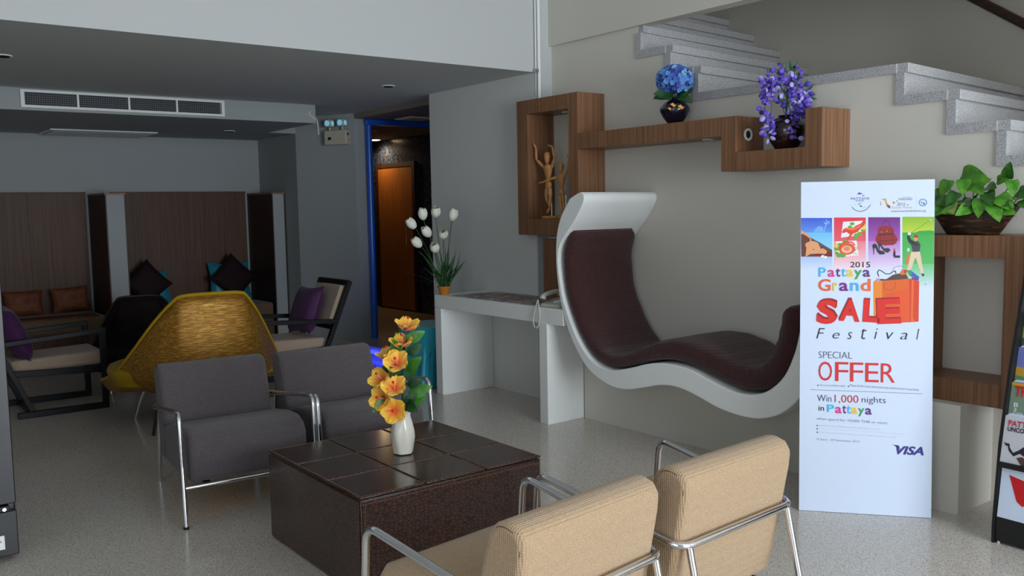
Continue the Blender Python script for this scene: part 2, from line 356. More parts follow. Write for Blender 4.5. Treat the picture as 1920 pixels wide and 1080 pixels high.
def sx(x, y): return x+(y-WY)*SK
for i, (x, z) in enumerate(edges):
    if x < -5.3 or x > -.3: continue
    nx = edges[i+1][0] if i+1 < len(edges) else x-.25; pz = edges[i-1][1] if i else 0
    o = (-stair.location.x, -WY, 0)
    y0, y1 = (WY-.004 if z < 2.66 else WY+.001 if z < 2.7 else WY+.125), 6.188
    t = MB().prism([(x+.018, y0), (nx-.03, y0), (nx-.03, y1), (x+.018, y1)], lambda a, b: (sx(a, b)+2.47, b-WY, z-.05), lambda a, b: (sx(a, b)+2.47, b-WY, z)).build('tread', GRAN, stair, bevel=.004, seg=2)
    y0 = WY-.004 if z < 2.7 else WY+.125
    MB().prism([(x, y0), (x-.03, y0), (x-.03, y1), (x, y1)], lambda a, b: (sx(a, b)+2.47, b-WY, pz), lambda a, b: (sx(a, b)+2.47, b-WY, z-.05)).build('riser', GRAN, stair)
    # stone edging on the face of the wall: upright beside the riser, strip under the tread
    if z < 2.7: MB().box(x-.045+2.47, x+.001+2.47, -.012, .02, pz-.05, z-.0501).build('edging', GRAN, stair)
    if z < 2.66: MB().box(nx+.001+2.47, x-.045+2.47, -.012, .02, z-.05, z-.0005).build('edging', GRAN, stair)
hr = thing('stair_handrail', 'dark wooden handrail along the far stairwell wall, top right', 'handrail', (-2.6, 6.1, 0))
MB().tube([(x+2.6, 0, 2.573-(x+2.603)*.69) for x in (-3.4, -2.9, -2.4, -1.9, -1.4)], .03, 12).build('rail', RAIL, hr, 60)
for x in (-3.2, -1.6): MB().tube([(x+2.6, 0, 2.55-(x+2.603)*.69), (x+2.6, .085, 2.53-(x+2.603)*.69)], .008, 8).build('bracket', STEEL, hr, 60)
hr2 = None

# ------------------------------------------------------------------ low white block under the lounge
inn = [(-4.391, 1.321), (-4.462, 1.188), (-4.441, .944), (-4.375, .773), (-4.274, .609), (-4.139, .492), (-3.979, .462), (-3.816, .496), (-3.661, .542), (-3.513, .562), (-3.352, .552), (-3.198, .510), (-3.034, .472), (-2.912, .475), (-2.812, .512), (-2.716, .602), (-2.655, .732), (-2.625, .856), (-2.60, .96)]
outl = [(-4.346, 1.527), (-4.443, 1.397), (-4.485, 1.258), (-4.489, 1.082), (-4.455, .873), (-4.392, .702), (-4.300, .554), (-4.175, .431), (-4.012, .366), (-3.863, .357), (-3.706, .392), (-3.555, .430), (-3.412, .433), (-3.274, .403), (-3.124, .362), (-2.96, .347), (-2.844, .359), (-2.73, .407), (-2.621, .508), (-2.53, .68), (-2.48, .88)]
blk = [(-4.59, 0), (-1.985, 0), (-1.985, .52), (-2.33, .52), (-2.45, .60)]+[((a[0]*.5+b[0]*.5), (a[1]*.5+b[1]*.5)) for a, b in list(zip(inn[15:3:-1], outl[17:5:-1]))]+[(-4.40, .62), (-4.59, .69)]
struct(MB().xz(blk, 4.13, WY).build('wall_plinth', WARM))

# ------------------------------------------------------------------ far lounge: walls, soffit, hall
wbox('wall_back', GREYW, -10.35, -10.231, -3, 4.1, 0, CZ)
struct(MB().prism([(-10.35, 4.1), (-9.17, 4.1), (-8.5, 4.46), (-8.5, 4.6), (-10.35, 4.6)], lambda a, b: (a, b, 0), lambda a, b: (a, b, CZ)).build('wall_far', GREYW))
wbox('ceiling_soffit', GREYW, -10.231, -8.0, -3, 3.79, 2.308, CZ)
wbox('ceiling_soffit', GREYW, -10.231, -9.17, 3.79, 4.1, 2.308, CZ)
wbox('floor_hall_step', FLOOR, -9.2, -6.78, 4.30, 4.62, 0, .1)
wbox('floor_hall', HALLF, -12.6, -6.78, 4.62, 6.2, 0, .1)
wbox('wall_hall', MOSA, -12.6, -6.9, 6.2, 6.3, .1, CZ)
wbox('wall_hall_end', MOSA, -12.6, -12.5, 4.6, 6.2, .1, CZ)
wbox('wall_hall_side', GREYW, -6.9, -6.78, LY+.15, 6.2, 0, CZ)
wbox('wall_hall_inner', MOSA, -12.5, -10.35, 4.46, 4.6, 0, CZ)
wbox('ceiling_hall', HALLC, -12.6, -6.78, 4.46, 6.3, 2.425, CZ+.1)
# wood panelled bench alcove
def part_box(name, m, parent, b, bevel=0):
    l = parent.location
    return MB().box(b[0]-l[0], b[1]-l[0], b[2]-l[1], b[3]-l[1], b[4]-l[2], b[5]-l[2]).build(name, m, parent, bevel=bevel)
def bench(y0, y1, lab, x=-9.47):
    t = thing('bench', lab, 'bench', (x, (y0+y1)/2, 0), group='alcove benches')
    part_box('base', WOODD, t, (-10.19, x-.02, y0, y1, 0, .33))
    n = 2
    for k in range(n):
        a = y0+(y1-y0)*k/n; b = y0+(y1-y0)*(k+1)/n
        part_box('seat_pad', MATT, t, (-10.185, x, a+.006, b-.006, .331, .47), .025)
    n = 3
    for k in range(n):
        a = y0+(y1-y0)*k/n; b = y0+(y1-y0)*(k+1)/n
        part_box('back_panel', WOODD, t, (-10.225, -10.19, a+.001, b-.001, 0, 1.695))
    part_box('cap', WOODD, t, (-10.228, -10.17, y0, y1, 1.695, 1.712))
    return t
bench(.55, 2.185, 'wood backed bench with two rust cushions at the left edge')
bench(2.435, 3.905, 'wood backed bench with dark and teal cushions in the right alcove')
def partition(y0, y1, lab):
    t = thing('bench_partition', lab, 'partition', (-9.5, (y0+y1)/2, 0), group='bench partitions')
    part_box('core', GREYW, t, (-10.23, -9.5, y0+.012, y1-.012, 0, 1.668))
    part_box('side_panel', WOODK, t, (-10.228, -9.502, y0, y0+.012, 0, 1.668)); part_box('side_panel', WOODK, t, (-10.228, -9.502, y1-.012, y1, 0, 1.668))
    part_box('cap', WOOD, t, (-10.228, -9.495, y0-.004, y1+.004, 1.668, 1.688))
partition(2.215, 2.405, 'white ended partition between the two bench alcoves')
partition(3.94, 4.09, 'white ended partition right of the teal cushions')
# cushions on the benches
def cushion(name, lab, w, h, t, loc, rot, m, group=None, cat='cushion'):
    o = pillow(w, h, t).build(name, m, None, 60, loc=loc, rot=rot); tag(o, lab, cat, group); return o
R = math.radians
UP = (R(90), 0, R(90))
def up_cush(name, lab, w, h, t, loc, m, roll=0, lean=.25, group=None):
    o = pillow(w, h, t).build(name, m, None, 60); tag(o, lab, 'cushion', group)
    mt = Matrix.Translation(loc) @ Matrix.Rotation(R(90), 4, 'Z') @ Matrix.Rotation(R(90)-lean, 4, 'X') @ Matrix.Rotation(roll, 4, 'Z')
    o.matrix_world = mt; return o
up_cush('rust_cushion', 'rust brown cushion on the left bench, nearest the frame edge', .36, .26, .11, (-10.02, 1.52, .605), ORNC, 0, .25, 'rust cushions')
up_cush('rust_cushion', 'rust brown cushion on the left bench, beside the white ended partition', .36, .26, .11, (-10.02, 1.95, .615), ORNC, .05, .25, 'rust cushions')
up_cush('teal_cushion', 'teal cushion mostly hidden behind the left dark diamond cushion', .36, .36, .10, (-10.06, 2.775, .67), TEAL, .06, .2, 'teal bench cushions')
up_cush('dark_cushion', 'dark cushion turned on its corner beside the middle partition', .38, .38, .09, (-9.93, 2.69, .735), DARKC, R(41), .22, 'dark bench cushions')
up_cush('teal_cushion', 'teal square cushion behind the right dark diamond cushion', .48, .42, .10, (-10.06, 3.63, .70), TEAL, -.02, .2, 'teal bench cushions')
up_cush('dark_cushion', 'dark diamond cushion set in front of the teal square', .40, .40, .09, (-9.93, 3.63, .742), DARKC, R(45), .22, 'dark bench cushions')
o = MB().box(-.28, 0, -.66, .50, 0, .012).build('bench_runner', ORNC, None, bevel=.004, loc=(-9.5, 1.6, .471)); tag(o, 'rust woven throw laid over the left bench seat', 'throw', 'bench throws')
o = MB().box(-.28, 0, -.50, .35, 0, .012).build('bench_runner', ORNC, None, bevel=.004, loc=(-9.5, 3.0, .471)); tag(o, 'rust woven throw laid over the right bench seat', 'throw', 'bench throws')

# air grille in the soffit face
g = thing('air_grille', 'long white air conditioning grille in the soffit face', 'vent', (-7.999, 2.09, 2.33))
def gpart(nm, m, y0, y1, z0, z1, x0=0, x1=.02): return MB().box(x0, x1, y0-2.09, y1-2.09, z0-2.33, z1-2.33).build(nm, m, g)
gpart('frame', WHITE, 1.285, 2.905, 2.448, 2.468); gpart('frame', WHITE, 1.285, 2.905, 2.328, 2.348); gpart('frame', WHITE, 1.285, 1.312, 2.348, 2.448); gpart('frame', WHITE, 2.878, 2.905, 2.348, 2.448)
ys = [1.312, 1.70, 2.095, 2.488, 2.878]
for k in range(4):
    y0, y1 = ys[k]+.008, ys[k+1]-.008
    if k: gpart('divider', WHITE, ys[k]-.008, ys[k]+.008, 2.348, 2.448)
    gpart('duct_backing', GRILL, y0, y1, 2.348, 2.448, .0, .002)
    b = MB(); n = 22
    for i in range(1, n): y = y0+(y1-y0)*i/n; b.box(.010, .014, y-.0016-2.09, y+.0016-2.09, .018, .118)
    for i in range(1, 6): z = .018+.1*i/6; b.box(.0101, .0139, y0-2.09, y1-2.09, z-.0022, z+.0022)
    b.build('grille', BARS, g)
# flush access panel under the soffit
g = thing('access_panel', 'flush return air panel under the soffit', 'vent', (-9.9, 2.28, 2.307))
MB().box(-.30, .32, -.5, .5, -.012, 0).build('frame', WHITE, g); MB().box(-.27, .29, -.47, .47, -.015, -.012).build('filter', mat('filter_grey', S(120, 126, 136), .8), g)
for k in range(12): MB().box(-.27+.56*(k+.5)/12-.006, -.27+.56*(k+.5)/12+.006, -.47, .47, -.021, -.0151).build('slat', GREYW, g)
def downlight(lab, loc, m=GRILL, r=.045, grp='ceiling downlights'):
    t = thing('downlight', lab, 'downlight', loc, group=grp)
    MB().lathe([(r*1.25, -.006), (r*1.25, 0), (r*.9, 0), (r*.9, -.004)], 20).build('ring', WHITE, t, 40); MB().lathe([(r*.80, -.011), (r*.95, -.0065)], 20).build('lens', m, t, 40)
    return t
downlight('dark downlight under the soffit, right of the return panel', (-9.12, 3.36, 2.307))
downlight('ceiling downlight above the doorway end of the low ceiling', (-6.485, 3.724, CZ))
downlight('ceiling downlight at the far left edge of the low ceiling', (-6.459, .956, CZ))
t = downlight('glowing warm downlight in the hall behind the blue frame', (-10.9, 6.03, 2.424), LAMPW, .07)
l = bpy.data.lights.new('hall_lamp', 'SPOT'); l.energy = 34; l.color = (1, .68, .36); l.spot_size = R(165); l.spot_blend = .6; l.shadow_soft_size = .06
lo = bpy.data.objects.new('hall_lamp', l); lo.location = (0, 0, -.03); lo.parent = t; COL.objects.link(lo)
for lab, x, y, z in (('pale square ceiling panel over the hall step', -8.15, 5.0, 2.424), ('pale square ceiling panel further inside the hall', -9.7, 5.15, 2.424)):
    p = thing('ceiling_panel', lab, 'ceiling panel', (x, y, z), group='hall ceiling panels')
    MB().box(-.16, .16, -.16, .16, -.012, 0).build('frame', WHITE, p, bevel=.003); MB().box(-.13, .13, -.13, .13, -.016, -.0121).build('diffuser', PANELL, p)
# hall door and blue frame
d = MB().box(-11.1, -10.2, 6.17, 6.2, .12, 2.04).build('door_1', DOORW); struct(d)
MB().tube([(-10.3, 6.12, 1.0), (-10.3, 6.12, 1.25)], .01, 8).build('door_handle', STEEL, d, 60)
MB().box(-11.17, -11.101, 6.165, 6.2, .1, 2.1).build('door_frame', WOODK, d); MB().box(-10.199, -10.13, 6.165, 6.2, .1, 2.1).build('door_frame', WOODK, d); MB().box(-11.1, -10.2, 6.165, 6.2, 2.041, 2.1).build('door_frame', WOODK, d)
f = thing('blue_metal_frame', 'glossy blue tubular door frame in the hall opening', 'door frame', (-8.45, 4.60, .1))
MB().tube([(0, 0, 0), (0, 0, 2.26)], .034, 14).build('post', BLUEF, f, 60); MB().box(-.03, .03, -.038, 1.45, 2.262, 2.322).build('header', BLUEF, f, bevel=.008)
MB().box(-.03, .03, 1.39, 1.45, 0, 2.262).build('post', BLUEF, f, bevel=.008)
# LED strip at the foot of the step
t = thing('led_strip', 'glowing blue rope light along the foot of the hall step', 'rope light', (-7.6, 4.275, .05))
MB().tube(spline([(-.62, 0, -.03), (-.45, 0, .0), (0, 0, .0), (.6, 0, .0)], 5), .018, 10).build('tube', LEDB, t, 60)
for x in (-.4, 0, .4): MB().box(x-.01, x+.01, -.021, .02, -.022, .022).build('clip', PLAST, t)
# emergency light on the far wall
t = thing('emergency_light', 'ivory twin head emergency light on the far wall beside the hall opening', 'emergency light', (-8.66, 4.373, 2.16), (0, 0, R(28)))
MB().box(-.14, .14, -.09, -.001, 0, .15).build('case', PLAST, t, bevel=.01)
for x in (-.09, .07):
    a = MB().tube([(x, -.05, .15), (x, -.05, .185)], .012, 8).build('bracket', PLAST, t, 60)
    h = MB().box(x-.04, x+.04, -.10, -.01, .187, .262).build('lamp_head', PLAST, t, bevel=.012); MB().lathe([(.03, 0), (.026, .004)], 16).build('lens', LAMPB, h, 40, loc=(x, -.101, .225), rot=(R(90), 0, 0))
    MB().lathe([(.026, 0), (.02, .004)], 16).build('lens', LAMPB, h, 40, loc=(x+.041, -.055, .225), rot=(R(90), 0, R(90)))
MB().box(.1401, .142, -.07, -.045, .095, .12).build('label_sticker', BLK, t); MB().box(.1401, .143, -.04, -.03, .04, .05).build('button', BLK, t)
MB().box(-.09, -.05, -.092, -.0901, .05, .08).build('label_sticker', GRILL, t)
t = thing('loose_cable', 'thin white cable hanging from the soffit corner', 'cable', (-8.0, 3.8, 2.42))
MB().tube(spline([(0, -.06, 0), (.01, -.08, -.03), (.01, -.04, -.06), (.01, .0, -.09), (.01, .012, -.22)], 5), .006, 6).build('cord', WHITE, t, 60)
# conduit down the column corner
t = thing('wall_conduit', 'white conduit running down the corner of the column', 'conduit', (-5.268, 4.318, 0))
MB().tube([(0, 0, 2.28), (0, 0, TOPZ)], .013, 10).build('pipe', WHITE, t, 60); MB().tube([(.0, -.03, 2.50), (.0, -.03, TOPZ)], .006, 8).build('thin_pipe', WHITE, t, 60)
MB().box(-.012, .012, -.045, -.013, 2.475, 2.50).build('clamp', STEEL, t)

# ================================================================== tub chairs round the coffee table
def tub_chair(lab, loc, rz, fab, group, ext=0):
    t = thing('lounge_chair', lab, 'chair', loc, (0, 0, rz), group)
    # upholstered seat and back: one bent cushion, profile in (distance behind the front, height)
    seat = [(.0, .20), (-.018, .29), (-.014, .375), (.02, .42), (.09, .444), (.2, .438), (.32, .412), (.43, .372), (.43, .185), (.2, .185)]
    back = [(.395, .36), (.425, .45), (.465, .58), (.487, .645), (.515, .676), (.56, .68), (.60, .668), (.622, .638), (.615, .58), (.592, .46), (.56, .30), (.53, .185), (.42, .185)]
    E_ = lambda d: d+ext*min(1, max(0, (d-.1)/.3))
    for nm, pr in (('seat', seat), ('backrest', back)):
        b = MB(); b.prism([(-E_(d), z) for d, z in pr], lambda a, c: (a, -.287, c), lambda a, c: (a, .287, c))
        b.build(nm, fab, t, 70, bevel=.022, seg=3)
    sd = mat('seam_' + fab.name, tuple(c*.35 for c in fab.diffuse_color[:3])+(1,), .9)
    for s in (-1, 1): MB().tube(spline([(-E_(d), s*.283, z) for d, z in ((.50, .635), (.525, .662), (.56, .666), (.592, .652), (.605, .62), (.595, .56), (.572, .44), (.54, .28))], 4), .0022, 5).build('seam', sd, t, 60)
    # one bent tube: front leg, arm, round the back, arm, front leg
    P = [(.045, -.328, .0), (.0, -.328, .548), (-.612-ext, -.301, .445), (-.612-ext, .301, .445), (.0, .328, .548), (.045, .328, .0)]
    MB().tube(fillet(P, .055, 6), .0125, 12).build('frame', CHROME, t, 60)
    for s in (-1, 1):
        MB().tube([(-.614-ext, s*.265, .438), (-.71-ext, s*.265, .0)], .0115, 10).build('rear_leg', CHROME, t, 60)
        MB().lathe([(.014, 0), (.014, .012)], 12).build('foot_cap', BLK, t, 40, loc=(.0445, s*.328, 0))
    MB().tube([(.029, -.326, .19), (.029, .326, .19)], .010, 10).build('front_bar', CHROME, t, 60)
    MB().bar((.02, -.27, .187), (.02, -.17, .187), .03, .014).build('corner_block', BLK, t)
    MB().bar((-.05, -.2, .178), (-.6, -.2, .178), .03, .012).build('under_bar', BLK, t); MB().bar((-.05, .2, .178), (-.6, .2, .178), .03, .012).build('under_bar', BLK, t)
    return t
tub_chair('grey tub chair with the gold chair right behind it', (-4.2, 1.578, 0), R(-4.2), GREYF, 'grey tub chairs', .11)
tub_chair('grey tub chair behind the yellow flowers, next to the hall doorway', (-4.14, 2.245, 0), R(-1.5), GREYF, 'grey tub chairs', .11)
tub_chair('beige tub chair seen from behind, nearest the camera and lowest in view', (-2.355, 1.537, 0), R(186.7), BEIGE, 'beige tub chairs')
tub_chair('beige tub chair seen from behind, next to the sale banner', (-2.40, 2.245, 0), R(183.3), BEIGE, 'beige tub chairs')

# ================================================================== coffee table
T0 = (-3.395, 1.962); TW = .443
t = thing('coffee_table', 'square dark brown crocodile leather coffee table', 'table', (T0[0], T0[1], 0))
MB().box(-TW+.006, TW-.006, -TW+.006, TW-.006, .004, .392).build('body', CROC, t, bevel=.012)
for k, (ax, s) in enumerate((('x', 1), ('x', -1), ('y', 1), ('y', -1))):
    a = (s*(TW-.005), s*TW); a = (min(a), max(a))
    b = MB().box(a[0], a[1], -TW+.014, TW-.014, .008, .384) if ax == 'x' else MB().box(-TW+.014, TW-.014, a[0], a[1], .008, .384)
    b.build('side_panel', CROC, t, bevel=.003)
n = 3; w = 2*TW/n
for i in range(n):
    for j in range(n):
        x0 = -TW+w*i; y0 = -TW+w*j
        MB().box(x0+.0035, x0+w-.0035, y0+.0035, y0+w-.0035, .391, .400).build('leather_panel', CROCT, t, bevel=.005)
def stitch(p, q, nrm=(0, 0, 1), step=.011):
    p = Vector(p); q = Vector(q); L = (q-p).length; d = (q-p)/L; b = MB(); m = int(L/step)
    for k in range(m): b.bar(p+d*(step*(k+.15)), p+d*(step*(k+.78)), .0022, .0014, nrm)
    o = b.build('stitching', STITCH, t); o['kind'] = 'stuff'
for k in range(1, n):
    c = -TW+w*k; stitch((c+.010, -TW+.01, .4003), (c+.010, TW-.01, .4003)); stitch((-TW+.01, c-.009, .4003), (TW-.01, c-.009, .4003))
for s in (-1, 1):
    stitch((s*(TW-.012), -TW+.01, .4003), (s*(TW-.012), TW-.01, .4003)); stitch((-TW+.01, s*(TW-.012), .4003), (TW-.01, s*(TW-.012), .4003))
    stitch((TW+.0004, -TW+.01, .372), (TW+.0004, TW-.01, .372), (1, 0, 0)) if s > 0 else stitch((TW+.0004, -TW+.022, .02), (TW+.0004, -TW+.022, .37), (1, 0, 0))

# ================================================================== console, lounge and shelves on the right wall
c = thing('console_table', 'white built-in plaster console holding leaflets and a telephone', 'console', (-5.3, 3.8, 0))
def cp(nm, *b, bevel=.004): return MB().box(b[0]+5.3, b[1]+5.3, b[2]-3.8, b[3]-3.8, b[4], b[5]).build(nm, WHITE, c, bevel=bevel)
cp('top', -5.985, -4.425, 3.801, 4.298, .692, .798); cp('leg', -5.985, -5.895, 3.80, 4.298, 0, .6915); cp('leg', -4.678, -4.592, 3.80, 4.128, 0, .6915); cp('back', -5.895, -4.59, 4.299, 4.34, 0, .6915) if False else None
cp('top', -5.288, -4.47, 4.2985, WY-.002, .692, .798); MB().box(-5.288+5.3, -4.593+5.3, 4.31-3.8, 4.45-3.8, 0, .6915).build('back', WHITE, c)

lg = thing('wall_lounge', 'white S-shaped plaster chaise with ribbed maroon cushion built into the wall', 'chaise', (-3.5, 3.8, 0))
tip = [(-4.255, 1.562), (-4.222, 1.558), (-4.207, 1.535), (-4.212, 1.50), (-4.245, 1.45), (-4.30, 1.38)]
so = [tuple(p[:2]) for p in spline([(a, b, 0) for a, b in outl], 4)]; si = [tuple(p[:2]) for p in spline([(a, b, 0) for a, b in [(-4.34, 1.34)]+inn[1:]], 4)]
st = [tuple(p[:2]) for p in spline([(a, b, 0) for a, b in [(-4.346, 1.527)]+tip+[(-4.34, 1.34)]], 4)]
poly = so[::-1]+st[1:-1]+si+[(-2.575, 1.02), (-2.545, 1.03), (-2.50, 1.0)]
MB().prism([(a+3.5, b) for a, b in poly], lambda a, b: (a, 0, b), lambda a, b: (a, WY-3.8-.001, b)).build('shell', WHITE, lg, 50, bevel=.006, seg=2)
# cushion swept along the inner curve
path = spline([(a, 0, b) for a, b in [(-4.375, 1.33), (-4.448, 1.188), (-4.432, .944), (-4.368, .778), (-4.267, .616), (-4.137, .502), (-3.979, .470), (-3.816, .503), (-3.661, .55), (-3.513, .57), (-3.352, .560), (-3.198, .518), (-3.034, .480), (-2.915, .483), (-2.818, .52), (-2.724, .608), (-2.664, .735), (-2.634, .856), (-2.62, .955)]], 5)
m = len(path); sec = 20; vs = []; fs = []
y0, y1 = .015, .60
for i, p in enumerate(path):
    a = path[max(i-1, 0)]; b = path[min(i+1, m-1)]; d = (b-a).normalized(); nrm = Vector((-d.z, 0, d.x))
    s = i/(m-1); th = .085+.055*min(1, max(0, (s-.38)/.14))
    e_ = min(i, m-1-i); th *= (.42, .74, .92)[e_] if e_ < 3 else 1; yk = (.90, .965, .99)[e_] if e_ < 3 else 1
    th *= 1+.02*math.sin(i*1.7)
    for k in range(sec):
        q = 2*math.pi*k/sec; cx = math.copysign(abs(math.cos(q))**.35, math.cos(q)); cy = math.copysign(abs(math.sin(q))**.45, math.sin(q))
        yy = (y0+y1)/2+cx*(y1-y0)/2*yk; hh = th*(.5+.5*cy)
        v = p+nrm*hh; vs.append((v.x+3.5, yy, v.z))
for i in range(m-1):
    for k in range(sec): fs.append((i*sec+k, i*sec+(k+1) % sec, (i+1)*sec+(k+1) % sec, (i+1)*sec+k))
fs += [tuple(range(sec-1, -1, -1)), tuple((m-1)*sec+k for k in range(sec))]
MB().add(vs, fs).build('cushion', MAROON, lg, 70)

sh = thing('wall_shelf', 'walnut veneer shelf unit stepping along the wall with a tall niche', 'shelf', (-4.0, WY, 1.66))
def sp(nm, *b, m=WOOD): return MB().box(b[0]+4, b[1]+4, b[2]-WY, b[3]-WY, b[4]-1.66, b[5]-1.66).build(nm, m, sh, bevel=.0015, seg=1)
FY, BY = 4.20, WY-.001
sp('niche_post', -5.40, -5.306, FY, LY-.001, 1.267, 2.267); sp('niche_post', -5.306, -5.2901, FY, LY-.001, 1.267, 2.267)
sp('niche_side', -5.288, -5.272, FY+.0, BY, 1.388, 2.163)
sp('niche_post', -4.809, -4.711, FY, BY, 1.267, 2.267)
sp('niche_top', -5.2885, -4.809, FY, BY, 2.163, 2.267); sp('niche_bottom', -5.2885, -4.809, FY, BY, 1.267, 1.388)
sp('shelf_board', -4.7105, -3.452, FY, BY, 1.871, 1.979); sp('step_post', -3.4518, -3.345, FY, BY, 1.664, 1.979)
sp('tray_board', -3.3448, -2.8862, FY, BY, 1.664, 1.7715); sp('end_post', -2.886, -2.781, FY, BY, 1.664, 1.975)
for nm, x, y, z, rot in (('downlight', -3.66, 4.33, 1.871, (R(180), 0, 0)), ('downlight', -5.0, 4.35, 2.163, (R(180), 0, 0)), ('side_light', -3.345, 4.31, 1.875, (0, R(90), 0))):
    a = MB().lathe([(.036, 0), (.036, .006), (.024, .006), (.024, .001)], 20).build(nm, WHITE, sh, 40, loc=(x+4, y-WY, z-1.66), rot=rot)
    MB().lathe([(.0235, .0), (.02, .004)], 16).build('lens', GRILL, a, 40)
pn = thing('wood_cladding', 'walnut panel on the wall below the tall niche', 'panel', (-4.96, 4.25, .80))
MB().box(-.205, .23, 0, .045, .0, .44).build('board', WOOD, pn); MB().box(-.20, .22, .045, .2, .44, .452).build('batten', WHITE, pn)

bx = thing('wood_box_shelf', 'open walnut box shelf under the pothos basket beside the banner', 'shelf', (-2.04, WY, .52))
def bp(nm, *b): return MB().box(b[0]+2.04, b[1]+2.04, b[2]-WY, b[3]-WY, b[4]-.52, b[5]-.52).build(nm, WOOD, bx, bevel=.0015, seg=1)
bp('side', -2.33, -2.24, FY, BY, .52, 1.31); bp('side', -1.842, -1.75, FY, BY, .52, 1.31)
bp('top', -2.2395, -1.8425, FY, BY, 1.207, 1.31); bp('bottom', -2.2395, -1.8425, FY, BY, .521, .628)
# ================================================================== black lacquer armchairs
def armchair(lab, loc, rz):
    t = thing('armchair', lab, 'chair', loc, (0, 0, rz), 'black lacquer armchairs')
    for s in (-1, 1):
        y = s*.29
        MB().bar((-.60, y, .0225), (.02, y, .0225), .04, .045).build('runner', LACQ, t, bevel=.003)
        MB().bar((0, y, .0452), (0, y, .585), .04, .05, (0, 1, 0)).build('front_leg', LACQ, t, bevel=.003)
        MB().bar((-.72, y, .553), (.025, y, .60), .045, .035).build('arm', LACQ, t, bevel=.003)
        MB().bar((-.50, y*.93, .0452), (-.85, y*.93, .88), .036, .045, (0, 1, 0)).build('back_post', LACQ, t, bevel=.003)
        MB().bar((-.62, y*.93, .33), (-.03, y*.93, .30), .03, .045).build('side_rail', LACQ, t, bevel=.003)
    MB().bar((-.842, -.268, .865), (-.842, .268, .865), .035, .045).build('top_rail', LACQ, t, bevel=.003)
    MB().bar((-.70, -.25, .50), (-.70, .25, .50), .03, .04).build('back_rail', LACQ, t); MB().bar((-.02, -.268, .31), (-.02, .268, .31), .035, .05).build('front_rail', LACQ, t, bevel=.003)
    MB().bar((-.50, -.27, .0225), (-.50, .27, .0225), .04, .03).build('cross_rail', LACQ, t)
    MB().prism([(-.60, .335), (.015, .33), (.02, .44), (-.63, .42)], lambda a, b: (a, -.245, b), lambda a, b: (a, .245, b)).build('seat', SEATB, t, 60, bevel=.025)
    MB().prism([(-.70, .53), (-.825, .835), (-.785, .85), (-.66, .545)], lambda a, b: (a, -.235, b), lambda a, b: (a, .235, b)).build('back_cushion', SEATB, t, 60, bevel=.012)
    return t
armchair('black framed armchair with pale seat at the left edge, facing right', (-7.57, 1.62, 0), R(90))
armchair('black framed armchair with pale seat between gold chair and far wall', (-7.08, 2.63, 0), R(-90))
def lean_cush(lab, loc, rz, lean, w, h):
    o = pillow(w, h, .15).build('purple_cushion', PURP, None, 60); tag(o, lab, 'cushion', 'purple cushions')
    o.matrix_world = Matrix.Translation(loc) @ Matrix.Rotation(rz, 4, 'Z') @ Matrix.Rotation(lean, 4, 'Y') @ Matrix.Rotation(R(90), 4, 'Y') @ Matrix.Rotation(R(4), 4, 'Z')
lean_cush('purple velvet cushion on the armchair at the left edge', (-7.50, 1.05, .62), R(90), -.38, .42, .42)
lean_cush('purple velvet cushion on the armchair beside the far wall', (-7.08, 3.20, .64), R(-90), -.38, .42, .42)

